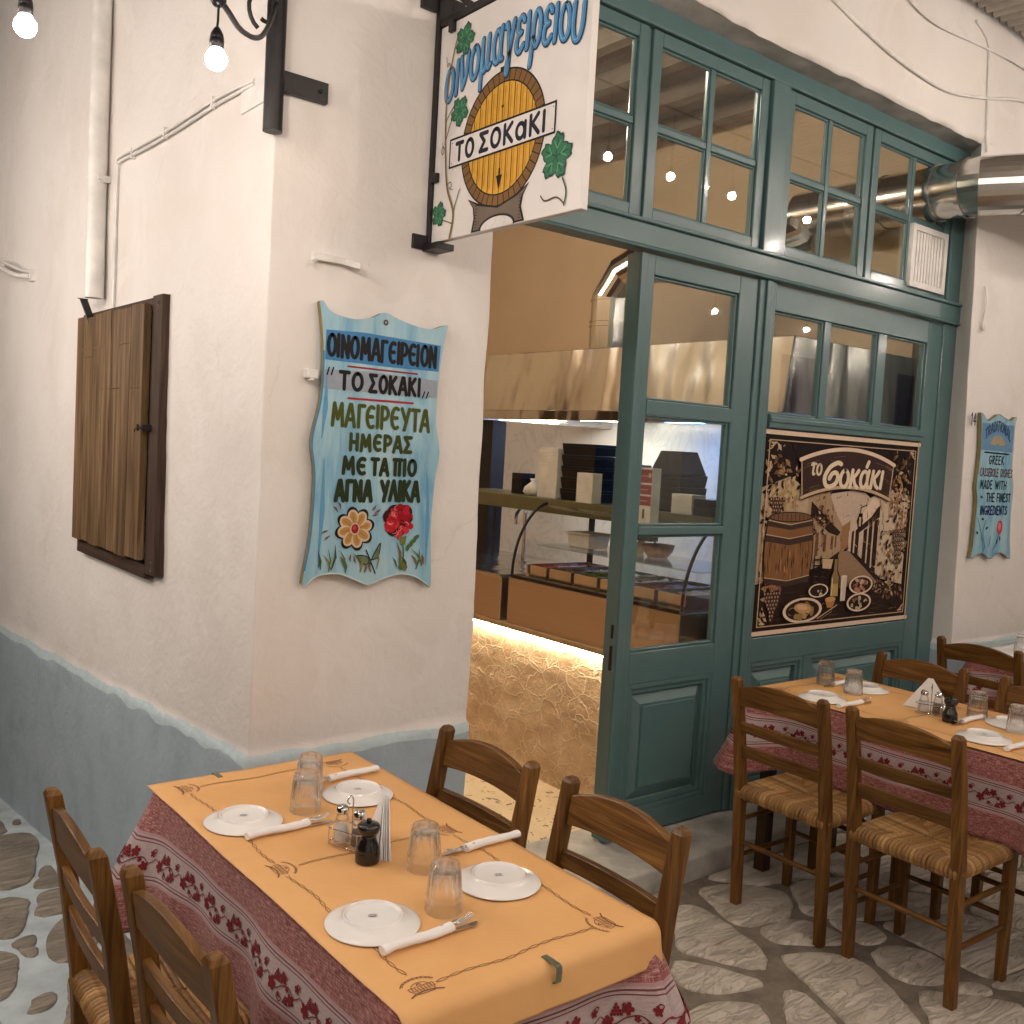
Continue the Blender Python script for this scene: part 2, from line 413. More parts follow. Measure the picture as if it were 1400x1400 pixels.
    def build(s, name, mats, parent=None, bevel=0, seg=2, loc=None):
        me = bpy.data.meshes.new(name); me.from_pydata([tuple(p) for p in s.v], [], s.f)
        mats = mats if isinstance(mats, (list, tuple)) else [mats]
        for m in mats: me.materials.append(MATS[m])
        me.polygons.foreach_set('material_index', s.mi); me.polygons.foreach_set('use_smooth', s.sm)
        ul = me.uv_layers.new(name='UVMap'); flat = [c for f in s.uv for p in f for c in p[:2]]
        ul.data.foreach_set('uv', flat)
        if any(c is not None for c in s.col):
            ca = me.color_attributes.new('Col', 'FLOAT_COLOR', 'CORNER'); fl = []
            for f, c in zip(s.f, s.col):
                c = c or (1, 1, 1); fl += [c[0], c[1], c[2], 1.0]*len(f)
            ca.data.foreach_set('color', fl)
        me.validate(); me.update()
        o = bpy.data.objects.new(name, me); COL.objects.link(o)
        if parent: o.parent = parent
        if loc: o.location = loc
        if bevel:
            md = o.modifiers.new('Bevel', 'BEVEL'); md.width = bevel; md.segments = seg; md.limit_method = 'ANGLE'; md.angle_limit = math.radians(40)
            md.harden_normals = False
        return o
def tag(o, label, cat, group=None):
    o['label'] = label; o['category'] = cat
    if group: o['group'] = group
    return o
def thing(name, label, cat, loc=(0, 0, 0), rz=0, group=None):
    o = bpy.data.objects.new(name, None); COL.objects.link(o); o.location = loc; o.rotation_euler = (0, 0, rz)
    o.empty_display_size = .1
    return tag(o, label, cat, group)
def copy_tree(o, parent=None):
    c = o.copy(); COL.objects.link(c)
    if parent: c.parent = parent
    for ch in list(o.children): copy_tree(ch, c)
    return c
def struct(o): o['kind'] = 'structure'; return o

def arc(cx, cy, rx, ry, a0, a1, n=14):
    return [(cx+rx*math.cos(math.radians(a0+(a1-a0)*i/n)), cy+ry*math.sin(math.radians(a0+(a1-a0)*i/n))) for i in range(n+1)]
def smooth_line(pts, k=5):
    P = [pts[0]]+list(pts)+[pts[-1]]; out = []
    for i in range(1, len(P)-2):
        for j in range(k):
            t = j/k; r = []
            for c in range(len(pts[0])):
                p0, p1, p2, p3 = P[i-1][c], P[i][c], P[i+1][c], P[i+2][c]
                r.append(.5*((2*p1)+(-p0+p2)*t+(2*p0-5*p1+4*p2-p3)*t*t+(-p0+3*p1-3*p2+p3)*t**3))
            out.append(tuple(r))
    out.append(tuple(pts[-1])); return out

# flat painting: polygons and brush strokes laid on a surface given by fn(u, v, height)
class Paint:
    def __init__(s, fn, h0=.0006, dh=9e-6): s.fn = fn; s.h = h0; s.dh = dh; s.mb = MB()
    def poly(s, pts, col):
        s.h += s.dh; s.mb.add([s.fn(u, v, s.h) for u, v in pts], [tuple(range(len(pts)))], 0, False, None, col)
    def ell(s, cx, cy, rx, ry, col, n=16, rot=0):
        c, q = math.cos(rot), math.sin(rot)
        s.poly([(cx+rx*math.cos(2*PI*i/n)*c-ry*math.sin(2*PI*i/n)*q, cy+rx*math.cos(2*PI*i/n)*q+ry*math.sin(2*PI*i/n)*c) for i in range(n)], col)
    def rect(s, a, b, c, d, col): s.poly([(a, b), (c, b), (c, d), (a, d)], col)
    def stroke(s, pts, w, col, taper=None):
        pts = [p for i, p in enumerate(pts) if i == 0 or math.dist(p, pts[i-1]) > 1e-6]
        if len(pts) < 2: return
        cur = [pts[0]]
        for i in range(1, len(pts)):
            cur.append(pts[i])
            if i < len(pts)-1:
                a = math.atan2(pts[i][1]-pts[i-1][1], pts[i][0]-pts[i-1][0]); b = math.atan2(pts[i+1][1]-pts[i][1], pts[i+1][0]-pts[i][0])
                dd = abs((b-a+PI) % (2*PI)-PI)
                if dd > 1.0: s._rib(cur, w, col, taper); cur = [pts[i]]
        s._rib(cur, w, col, taper)
    def _rib(s, P, w, col, taper):
        s.h += s.dh; n = len(P); L = []; R = []
        for i in range(n):
            t = (P[min(i+1, n-1)][0]-P[max(i-1, 0)][0], P[min(i+1, n-1)][1]-P[max(i-1, 0)][1]); l = math.hypot(*t) or 1
            hw = w/2
            if taper: 
                x = i/(n-1); hw *= (taper[0]+(taper[1]-taper[0])*x) if len(taper) == 2 else (taper[0]+(taper[1]-taper[0])*min(1, x*2) if x < .5 else taper[1]+(taper[2]-taper[1])*(x*2-1))
            nx, ny = -t[1]/l*hw, t[0]/l*hw
            L.append((P[i][0]+nx, P[i][1]+ny)); R.append((P[i][0]-nx, P[i][1]-ny))
        V = [s.fn(u, v, s.h) for u, v in L+R]
        F = [(n+i, n+i+1, i+1, i) for i in range(n-1)]
        s.mb.add(V, F, 0, False, None, col)
        for c, a, b in ((P[0], L[0], R[0]), (P[-1], R[-1], L[-1])):
            r = math.dist(a, c); a0 = math.atan2(a[1]-c[1], a[0]-c[0])
            if r < 4e-4: continue
            s.mb.add([s.fn(c[0]+r*math.cos(a0+PI*k/6), c[1]+r*math.sin(a0+PI*k/6), s.h) for k in range(7)], [tuple(range(7))], 0, False, None, col)
    def build(s, name, parent, mat='painted_art'): return s.mb.build(name, mat, parent)

# hand-painted stroke lettering
GL = {}
def gl(ch, wd, *lines): 
    for c in ch: GL[c] = (wd, lines)
gl('OΟ', .62, arc(.31, .5, .27, .48, 90, 450, 22))
gl('IΙ', .14, [(.07, 0), (.07, 1)])
gl('NΝ', .58, [(.06, 0), (.06, 1)], [(.06, 1), (.52, 0)], [(.52, 0), (.52, 1)])
gl('MΜ', .72, [(.04, 0), (.12, 1)], [(.12, 1), (.36, .3)], [(.36, .3), (.60, 1)], [(.60, 1), (.68, 0)])
gl('AΑ', .62, [(.02, 0), (.28, 1)], [(.28, 1), (.36, 1)], [(.36, 1), (.60, 0)], [(.12, .32), (.50, .32)])
gl('Γ', .44, [(.06, 0), (.06, .98)], [(.06, .98), (.42, .98)])
gl('Ε', .54, arc(.34, .5, .29, .48, 62, 298, 18), [(.08, .52), (.42, .52)])
gl('E', .50, [(.46, 1), (.06, 1)], [(.06, 1), (.06, 0)], [(.06, 0), (.46, 0)], [(.06, .52), (.40, .52)])
gl('PΡ', .52, [(.06, 0), (.06, 1)], [(.06, .98)]+arc(.22, .70, .26, .28, 90, -90, 10)+[(.06, .42)])
gl('TΤ', .54, [(.02, .98), (.52, .98)], [(.27, .98), (.27, 0)])
gl('Σ', .56, [(.52, .98), (.05, .98)], [(.05, .98), (.34, .52)], [(.34, .52), (.05, .02)], [(.05, .02), (.54, .02)])
gl('KΚ', .56, [(.06, 0), (.06, 1)], [(.50, 1), (.08, .46)], [(.16, .56), (.54, 0)])
gl('YΥ', .56, [(.02, 1), (.28, .48)], [(.54, 1), (.24, 0)])
gl('HΗ', .58, [(.06, 0), (.06, 1)], [(.52, 0), (.52, 1)], [(.06, .5), (.52, .5)])
gl('Π', .60, [(.0, .98), (.60, .98)], [(.12, .98), (.12, 0)], [(.46, .98), (.46, 0)])
gl('Λ', .58, [(.02, 0), (.29, 1)], [(.29, 1), (.56, 0)])
gl('R', .54, [(.06, 0), (.06, 1)], [(.06, .98)]+arc(.22, .72, .26, .26, 90, -90, 10)+[(.06, .46)], [(.2, .46), (.52, 0)])
gl('D', .56, [(.06, 0), (.06, 1)], [(.06, .98)]+arc(.20, .5, .32, .48, 90, -90, 12)+[(.06, .02)])
gl('L', .46, [(.06, 1), (.06, .02)], [(.06, .02), (.44, .02)])
gl('G', .60, arc(.32, .5, .27, .48, 55, 350, 18), [(.36, .42), (.58, .42)])
gl('C', .54, arc(.32, .5, .27, .48, 55, 305, 18))
gl('S', .50, smooth_line([(.46, .86), (.26, .98), (.07, .80), (.20, .58), (.40, .42), (.46, .20), (.26, .02), (.04, .14)]))
gl('F', .48, [(.06, 0), (.06, 1)], [(.06, .98), (.46, .98)], [(.06, .52), (.38, .52)])
gl('W', .80, [(.02, 1), (.20, 0)], [(.20, 0), (.40, .8)], [(.40, .8), (.60, 0)], [(.60, 0), (.78, 1)])
gl('1', .30, [(.03, .78), (.2, 1)], [(.2, 1), (.2, 0)])
gl('4', .52, [(.36, 0), (.36, 1)], [(.36, 1), (.03, .32)], [(.03, .32), (.52, .32)])
gl(' ', .34)
gl('ο', .60, arc(.30, .32, .26, .32, 90, 450, 20))
gl('ι', .18, [(.11, .66), (.07, 0)])
gl('ν', .56, [(.04, .66), (.20, .0)], smooth_line([(.20, .0), (.44, .24), (.52, .66)]))
gl('μ', .66, [(.10, .66), (.04, -.32)], smooth_line([(.09, .5), (.12, .08), (.26, .0), (.44, .16)]), smooth_line([(.50, .66), (.48, .12), (.54, .0), (.64, .06)]))
gl('α', .66, arc(.27, .32, .23, .32, 40, 400, 18), smooth_line([(.56, .66), (.50, .30), (.54, .04), (.64, .02)]))
gl('γ', .56, smooth_line([(.0, .60), (.10, .64), (.22, .34), (.27, .0), (.24, -.28), (.16, -.34), (.14, -.22), (.27, .05), (.40, .36), (.52, .66)]))
gl('ε', .48, smooth_line([(.46, .56), (.30, .66), (.10, .56), (.12, .38), (.30, .35)]), smooth_line([(.30, .35), (.08, .28), (.04, .08), (.22, -.02), (.46, .10)]))
gl('ρ', .58, smooth_line([(.0, -.36), (.08, .0), (.10, .36), (.22, .62), (.38, .64), (.52, .48), (.50, .18), (.34, .0), (.20, .02), (.09, .16)]))
gl('υ', .60, smooth_line([(.06, .66), (.03, .22), (.14, .0), (.36, .0), (.54, .24), (.58, .66)]))
gl('τ', .50, smooth_line([(.0, .56), (.10, .66), (.5, .64)]), smooth_line([(.26, .64), (.20, .14), (.28, .0), (.40, .05)]))
gl('σ', .72, smooth_line([(.66, .98), (.50, 1.02), (.22, .82), (.06, .40), (.14, .06), (.34, .0), (.54, .14), (.60, .42), (.50, .60), (.34, .54), (.26, .34)]))
gl('κ', .56, [(.10, .66), (.04, 0)], smooth_line([(.50, .66), (.36, .50), (.08, .30)]), smooth_line([(.20, .38), (.34, .12), (.52, .0)]))
gl('ά', .66, arc(.27, .32, .23, .32, 40, 400, 18), smooth_line([(.56, .66), (.50, .30), (.54, .04), (.64, .02)]), [(.36, .82), (.46, 1.02)])
def text(P, s, x0, x1, y, h, w, col, gap=.16, warp=None, jit=.0, slant=0.0):
    adv = sum(GL[c][0]+gap for c in s)-gap; k = (x1-x0)/adv; x = 0
    for c in s:
        wd, lines = GL[c]; jx, jy = rnd.uniform(-jit, jit), rnd.uniform(-jit, jit)
        for l in lines:
            pts = [(x0+(x+px+slant*py)*k+jx, y+py*h+jy) for px, py in l]
            if warp: pts = [warp(*p) for p in pts]
            P.stroke(pts, w, col)
        x += wd+gap

# ================================================================== SETTING: ground
def clip(poly, n, c):      # keep points with p.n <= c
    out = []
    for i in range(len(poly)):
        a, b = poly[i], poly[(i+1) % len(poly)]
        da, db = a[0]*n[0]+a[1]*n[1]-c, b[0]*n[0]+b[1]*n[1]-c
        if da <= 0: out.append(a)
        if (da < 0) != (db < 0) and abs(da-db) > 1e-12:
            t = da/(da-db); out.append((a[0]+(b[0]-a[0])*t, a[1]+(b[1]-a[1])*t))
    return out
def area(p): return .5*sum(p[i][0]*p[(i+1) % len(p)][1]-p[(i+1) % len(p)][0]*p[i][1] for i in range(len(p)))
def cen(p): return (sum(a[0] for a in p)/len(p), sum(a[1] for a in p)/len(p))
def stones_mesh(name, cells, zf, mat_stone, mat_joint, base_us, base_vs, shrink=.016, rise=.006):
    mb = MB(); mb2 = mb
    mb.grid(lambda u, v: (u, v, zf(u, v)-.004+.004*noise.noise((u*6, v*6, 1.7))), base_us, base_vs, 1)
    for poly in cells:
        if area(poly) < 0: poly = poly[::-1]
        c = cen(poly); sz = math.sqrt(abs(area(poly)))
        if sz < .05: continue
        P = []
        for i in range(len(poly)):       # subdivide and round the outline
            a, b = poly[i], poly[(i+1) % len(poly)]; m = max(2, int(math.dist(a, b)/.035))
            P += [(a[0]+(b[0]-a[0])*k/m, a[1]+(b[1]-a[1])*k/m) for k in range(m)]
        for _ in range(2):
            P = [(.5*P[i][0]+.25*(P[i-1][0]+P[(i+1) % len(P)][0]), .5*P[i][1]+.25*(P[i-1][1]+P[(i+1) % len(P)][1])) for i in range(len(P))]
        def ins(d):
            Q = []
            for (x, y) in P:
                l = math.dist((x, y), c); k = max(.2, (l-d)/l) if l > 1e-6 else 1
                j = .010*noise.noise((x*11, y*11, 3))+.008*noise.noise((x*27, y*27, 5))+.004*noise.noise((x*70, y*70, 5)); k += j/l if l > .03 else 0
                Q.append((c[0]+(x-c[0])*k, c[1]+(y-c[1])*k))
            return Q
        A, B, Cc = ins(shrink), ins(shrink+.003), ins(shrink+.014)
        n = len(P); tilt = (rnd.uniform(-.006, .006), rnd.uniform(-.006, .006)); up = rise+rnd.uniform(-.002, .003)
        zt = lambda x, y, h: zf(x, y)+h+(x-c[0])*tilt[0]+(y-c[1])*tilt[1]
        V = [(x, y, zt(x, y, -.012)) for x, y in A]+[(x, y, zt(x, y, up-.003)) for x, y in B]+[(x, y, zt(x, y, up)) for x, y in Cc]+[(c[0], c[1], zt(*c, up))]
        F = []
        for i in range(n):
            j = (i+1) % n; F += [(i, j, n+j, n+i), (n+i, n+j, 2*n+j, 2*n+i), (2*n+i, 2*n+j, 3*n)]
        mb.add(V, F, 0, True)
    return mb.build(name, [mat_stone, mat_joint])
def voronoi(seeds, box, k=(1, 1), th=0):
    ct, st = math.cos(th), math.sin(th)
    T = lambda p: ((p[0]*ct+p[1]*st)*k[0], (-p[0]*st+p[1]*ct)*k[1])
    Ti = lambda p: (p[0]/k[0]*ct-p[1]/k[1]*st, p[0]/k[0]*st+p[1]/k[1]*ct)
    S = [T(p) for p in seeds]; out = []
    for i, a in enumerate(S):
        poly = [T(p) for p in ((box[0], box[1]), (box[2], box[1]), (box[2], box[3]), (box[0], box[3]))]
        for j, b in enumerate(S):
            if i == j or math.dist(a, b) > 2.2: continue
            n = (b[0]-a[0], b[1]-a[1]); c = ((b[0]**2+b[1]**2)-(a[0]**2+a[1]**2))/2
            poly = clip(poly, n, c)
            if len(poly) < 3: break
        if len(poly) >= 3: out.append([Ti(p) for p in poly])
    return out
def scatter(box, d, seed, T=lambda p: p):
    r = random.Random(seed); pts = []
    for _ in range(6000):
        p = (r.uniform(box[0], box[2]), r.uniform(box[1], box[3]))
        if all(math.dist(T(p), T(q)) > d for q in pts): pts.append(p)
    return pts
def fit_around(cells, hand, gap=.0):
    out = []
    for c in cells:
        ok = True
        for h in hand:
            hh = h if area(h) > 0 else h[::-1]; best = None; inter = c
            for i in range(len(hh)):
                a, b = hh[i], hh[(i+1) % len(hh)]; n = (b[1]-a[1], -(b[0]-a[0])); inter = clip(inter, n, n[0]*a[0]+n[1]*a[1])
                if len(inter) < 3: break
            if len(inter) < 3 or abs(area(inter)) < 1e-4: continue
            for i in range(len(hh)):
                a, b = hh[i], hh[(i+1) % len(hh)]; l = math.dist(a, b)
                if l < 1e-6: continue
                n = ((b[1]-a[1])/l, -(b[0]-a[0])/l); cc = clip(c, (-n[0], -n[1]), -(n[0]*a[0]+n[1]*a[1]))
                if len(cc) >= 3 and (best is None or abs(area(cc)) > abs(area(best))): best = cc
            if best is None or abs(area(best)) < .012: ok = False; break
            c = best
        if ok: out.append(c)
    return out
def hull(pts):
    pts = sorted(set(pts)); 
    def half(ps):
        h = []
        for p in ps:
            while len(h) > 1 and (h[-1][0]-h[-2][0])*(p[1]-h[-2][1])-(h[-1][1]-h[-2][1])*(p[0]-h[-2][0]) <= 0: h.pop()
            h.append(p)
        return h
    a, b = half(pts), half(pts[::-1]); return a[:-1]+b[:-1]
STREET = [[(1.594, -0.242), (1.671, -0.277), (1.665, -0.371), (1.628, -0.487), (1.641, -0.557), (1.61, -0.649), (1.539, -0.745), (1.483, -0.751), (1.434, -0.678), (1.383, -0.587), (1.338, -0.488)], [(1.281, -0.517), (1.367, -0.601), (1.405, -0.701), (1.453, -0.806), (1.4, -0.808), (1.31, -0.777), (1.207, -0.737), (1.164, -0.657), (1.198, -0.588)], [(1.077, -0.759), (1.16, -0.746), (1.276, -0.804), (1.328, -0.863), (1.291, -0.93), (1.21, -0.995), (0.96, -0.861)], [(1.42, -0.853), (1.477, -0.842), (1.503, -0.892), (1.471, -0.989), (1.428, -1.09), (1.364, -1.14), (1.214, -1.042), (1.323, -0.943)], [(1.615, -0.693), (1.686, -0.722), (1.821, -0.806), (1.843, -0.902), (1.796, -1.007), (1.712, -1.11), (1.665, -1.197), (1.575, -1.279), (1.41, -1.17), (1.469, -1.046), (1.528, -0.913), (1.586, -0.793)], [(1.815, -1.071), (1.891, -1.152), (1.976, -1.237), (2.062, -1.336), (1.824, -1.442), (1.595, -1.292), (1.718, -1.169)], [(1.686, -0.545), (1.826, -0.542), (1.934, -0.59), (1.965, -0.701), (1.939, -0.792), (1.865, -0.788), (1.755, -0.715), (1.664, -0.651)], [(1.763, -0.197), (1.922, -0.234), (2.03, -0.354), (2.068, -0.43), (1.986, -0.521), (1.895, -0.572), (1.83, -0.516), (1.716, -0.533), (1.653, -0.525), (1.665, -0.447), (1.724, -0.322)], [(1.896, -0.85), (2.012, -0.859), (2.108, -0.952), (2.101, -1.041), (2.021, -1.128), (1.919, -1.137), (1.836, -1.057), (1.822, -1.001)]]
ALLEY = [[(-0.131, 2.353), (-0.049, 2.311), (-0.053, 2.088), (-0.135, 1.759), (-0.212, 1.523), (-0.279, 1.467), (-0.342, 1.478), (-0.411, 1.562), (-0.282, 2.298)], [(-0.356, 1.403), (-0.295, 1.391), (-0.259, 1.315), (-0.324, 1.069), (-0.381, 0.938), (-0.433, 0.915), (-0.491, 1.001), (-0.42, 1.395)], [(-0.507, 0.913), (-0.437, 0.852), (-0.419, 0.74), (-0.448, 0.585), (-0.499, 0.465), (-0.551, 0.408), (-0.592, 0.444)], [(-0.536, 0.287), (-0.481, 0.397), (-0.422, 0.438), (-0.382, 0.39), (-0.412, 0.287), (-0.479, 0.261)], [(-0.089, 2.593), (-0.03, 2.649), (-0.014, 2.56), (-0.046, 2.446), (-0.106, 2.48)], [(-0.343, 0.853), (-0.257, 1.01), (-0.166, 1.085), (-0.088, 1.057), (-0.17, 0.717), (-0.249, 0.59), (-0.359, 0.589), (-0.365, 0.717)], [(-0.104, 2.834), (-0.061, 2.874), (-0.075, 2.768), (-0.123, 2.699)]]
hs = [hull([tuple(p) for p in s]) for s in STREET]
B1 = (-1.8, -4.9, 7.0, -.16)
th = math.radians(-35); kk = (.72, 1.35)
Tm = lambda p: ((p[0]*math.cos(th)+p[1]*math.sin(th))*kk[0], (-p[0]*math.sin(th)+p[1]*math.cos(th))*kk[1])
cells = voronoi(scatter(B1, .36, 5, Tm), B1, kk, th)
cells = fit_around(cells, hs)+hs
us = [B1[0]+i*(B1[2]-B1[0])/90 for i in range(91)]; vs = [B1[1]+i*(.13-B1[1])/50 for i in range(51)]
struct(stones_mesh('street_paving', cells, lambda x, y: 0.0, 'flagstone', 'street_mortar', us, vs, .006))
ha = [hull([tuple(p) for p in s]) for s in ALLEY]
B2 = (-2.2, .10, -.10, 6.0)
cells = fit_around(voronoi(scatter(B2, .30, 11), B2), ha)+ha
us = [-2.4+i*2.44/24 for i in range(25)]; vs = [.13+i*6/50 for i in range(51)]
struct(stones_mesh('alley_paving', cells, lambda x, y: -.128*(y-.13), 'alley_stone', 'painted_mortar', us, vs, .014, .004))

mb = MB(); mb.box((.30, .30, -.12), (3.96, 4.6, -.07)); struct(mb.build('interior_floor', 'speckled_floor'))
mb = MB()      # doorstep
mb.hexa([(.80,-.15,-.02),(4.3,-.15,-.02),(4.3,.30,-.02),(.80,.30,-.02)], [(.80,-.14,.088),(4.3,-.14,.088),(4.3,.30,.095),(.80,.30,.095)])
struct(mb.build('doorstep', 'step_stone', None, .012, 3))

# ================================================================== THE TAVERNA BUILDING
bld = thing('taverna_building', 'whitewashed corner building with grey-blue dado and teal wooden shopfront', 'building')
def wall_sweep(name, path, zs, mat):
    n = len(path); 
    nr = []
    for i in range(n):
        a, b = path[max(i-1, 0)], path[min(i+1, n-1)]; t = (b[0]-a[0], b[1]-a[1]); l = math.hypot(*t); nr.append((t[1]/l, -t[0]/l))
    mb = MB()
    def f(i, z):
        x, y = path[int(i)]; nx, ny = nr[int(i)]
        T = .735-.062*max(y, 0)
        d = .010*noise.noise((x*1.3, y*1.3, z*1.3))+.004*noise.noise((x*5, y*5, z*5))+.0015*noise.noise((x*17, y*17, z*17))
        q = z-T+.02*noise.noise((x*4+9, y*4, z*4)); d += .013 if q < -.012 else .013*max(0, (.012-q)/.024)
        return (x+nx*d, y+ny*d, z)
    mb.grid(f, list(range(n)), zs, 0, True, lambda u, v: (u*.02, v), True)
    return mb.build(name, mat, bld)
def seg(a, b, d):
    m = max(1, int(math.dist(a, b)/d)); return [(a[0]+(b[0]-a[0])*k/m, a[1]+(b[1]-a[1])*k/m) for k in range(m)]
zs = [-1.0+i*.04 for i in range(42)]+[.66+.014*i for i in range(9)]+[.80+i*.04 for i in range(1, 84)]
r = .006
path = seg((0, 7.0), (0, 3.4), .1)+seg((0, 3.4), (0, r), .035)+arc(r, r, r, r, 180, 270, 4)+seg((r*1.2, 0), (.775-r, 0), .03)+arc(.775-r, r, r, r, 270, 360, 4)+seg((.775, r*1.3), (.775, .33), .05)+[(.775, .33)]
wall_sweep('pier_wall', path, zs, 'white_plaster')
mb = MB()
xs = [.775+i*.04 for i in range(82)]; xs[-1] = 4.03
def lint(x, v):   # v<0 : soffit running back to the frame ; v>=0 : street face
    wav = .012*noise.noise((x*.8, 3, 0))+.005*noise.noise((x*4, 7, 0))+.003*noise.noise((x*15, 7, 2))+.045*max(0, 1-(x-.775)/1.5)
    if v < 0: return (x, -v*.15, 3.372+wav*(1+v)+.01*noise.noise((x*9, v*3, 0)))
    return (x, .008*noise.noise((x*1.7, 0, v*1.7))+.003*noise.noise((x*7, 0, v*7)) + (.006 if v == 0 else 0), 3.372+wav*max(0, 1-v/.3)+v)
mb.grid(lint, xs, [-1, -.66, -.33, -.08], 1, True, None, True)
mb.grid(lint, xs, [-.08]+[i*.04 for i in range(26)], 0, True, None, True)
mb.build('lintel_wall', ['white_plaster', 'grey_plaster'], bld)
def rpath(z=0): return seg((4.035, .33), (4.025, r), .05)+arc(4.025+r, r, r, r, 180, 270, 4)+seg((4.04+r, 0), (9.0, 0), .05)
mbr = MB(); rp = rpath()
def fr(i, z):
    x, y = rp[int(i)]
    if x < 4.3: x -= .055*(z-.75)*max(0, 1-max(0, y)/.14)*max(0, 1-(x-4.02)/.28)
    q = z-.74; d = .012 if q < 0 else 0
    dy = .009*noise.noise((x*1.3, 5, z*1.3))+.003*noise.noise((x*5, 5, z*5))
    return (x-(d if y > .01 else 0), y-(d+dy if y < .01 else 0), z)
mbr.grid(fr, list(range(len(rp))), zs, 0, True, None, True); mbr.build('street_wall', 'white_plaster', bld)
# rooms behind
mb = MB()
mb.box((3.95, .33, -.1), (4.03, 4.7, 3.9)); mb.box((.25, 4.6, -.1), (3.95, 4.7, 3.9)); mb.box((.22, .30, -.1), (.30, 4.6, 3.9))
mb.build('interior_wall', 'beige_room_paint', bld); mb = MB(); mb.box((.301, .341, 1.2), (.31, 4.59, 2.6)); mb.build('dark_reflect_panel', 'dark_wood', bld); mb = MB(); mb.box((.301, .341, -.1), (.312, 4.59, 1.199)); mb.build('warm_reflect_panel', 'warm_reflect_panel', bld); mb = MB()  # unseen panels added for the steel to reflect: dark above, warm below
mb.box((.30, .30, -.1), (.765, .34, 3.9)); mb.box((.765, .23, 3.40), (3.95, .33, 3.9))
mb.build('interior_wall', 'beige_room_paint', bld)
mb = MB(); mb.box((.22, .24, 3.9), (4.05, 4.7, 3.96))
for i in range(9): mb.box((.32+i*.42, .34, 3.80), (.40+i*.42, 4.58, 3.9))
mb.build('ceiling', 'dark_ceiling', bld)
mb = MB(); mb.box((3.93, .34, .6), (3.948, 4.58, 2.0)); mb.build('tile_backsplash', 'marble_tile', bld)

# teal joinery ------------------------------------------------------
Y0, Y1 = .12, .22
mb = MB()
mb.box((.778, Y0, .095), (.862, Y1, 2.468)); mb.box((.778, Y0, 2.558), (.862, Y1, 3.30))
mb.box((.778, Y0, 3.30), (4.03, Y1, 3.395))
mb.box((.778, Y0-.018, 2.470), (4.03, Y1, 2.556)); mb.box((.80, Y0-.032, 2.556), (4.02, Y0+.03, 2.572))
mb.box((.80, Y0-.028, 2.458), (4.02, Y0+.01, 2.469))
mb.box((2.315, Y0-.004, .095), (2.43, Y1, 2.457)); mb.box((2.315, Y0-.004, 2.573), (2.43, Y1, 3.299))
mb.box((2.352, Y0-.016, .10), (2.394, Y0-.005, 2.456))
mb.box((3.885, Y0, .095), (4.03, Y1, 2.457)); mb.box((3.885, Y0, 2.573), (4.03, Y1, 3.299))
mb.build('door_frame', 'teal_paint', bld, .005)
def panes(parent, rects, y):
    for (a, b, c, d) in rects:
        m = MB(); m.box((a+.001, y, c+.001), (b-.001, y+.004, d-.001)); m.build('glass_pane', 'window_glass', parent)
def sash(name, x0, x1, z0, z1, y, skip=(), fw=.052, mw=.028, label=None):
    m = MB(); dy = .042
    m.box((x0, y, z0), (x0+fw, y+dy, z1)); m.box((x1-fw, y, z0), (x1, y+dy, z1))
    m.box((x0+fw+.0005, y+.001, z0), (x1-fw-.0005, y+dy-.001, z0+fw)); m.box((x0+fw+.0005, y+.001, z1-fw), (x1-fw-.0005, y+dy-.001, z1))
    xm, zm = (x0+x1)/2, (z0+z1)/2
    m.box((xm-mw/2, y+.006, z0+fw+.0005), (xm+mw/2, y+dy-.006, z1-fw-.0005))
    for a, b in ((x0+fw, xm-mw/2), (xm+mw/2, x1-fw)): m.box((a+.0005, y+.0075, zm-mw/2), (b-.0005, y+dy-.0075, zm+mw/2))
    # glazing beads
    P = []
    for i, (a, b) in enumerate(((x0+fw, xm-mw/2), (xm+mw/2, x1-fw))):
        for j, (c, d) in enumerate(((z0+fw, zm-mw/2), (zm+mw/2, z1-fw))):
            e = .010
            m.box((a+.0006, y+.012, c+.0006), (a+e, y+.03, d-.0006)); m.box((b-e, y+.012, c+.0006), (b-.0006, y+.03, d-.0006))
            m.box((a+e+.0004, y+.0125, c+.0006), (b-e-.0004, y+.0295, c+e)); m.box((a+e+.0004, y+.0125, d-e), (b-e-.0004, y+.0295, d-.0006))
            if (i, j) not in skip: P.append((a+e-.003, b-e+.003, c+e-.003, d-e+.003))
    o = m.build(name, 'teal_paint', bld, .004)
    panes(o, P, y+.019)
    return o
ys = Y0+.014
sash('transom_window', .868, 1.566, 2.574, 3.296, ys); sash('transom_window', 1.590, 2.308, 2.574, 3.296, ys)
sash('transom_window', 2.437, 3.106, 2.574, 3.296, ys); sD = sash('transom_window', 3.124, 3.880, 2.574, 3.296, ys, ((1, 0), (1, 1)))
mb = MB(); mb.box((1.568, ys+.012, 2.574), (1.588, ys+.06, 3.296)); mb.build('window_post', 'teal_paint', bld, .003); mb = MB(); mb.box((3.108, ys+.012, 2.574), (3.122, ys+.06, 3.296)); mb.build('window_post', 'teal_paint', bld, .003)
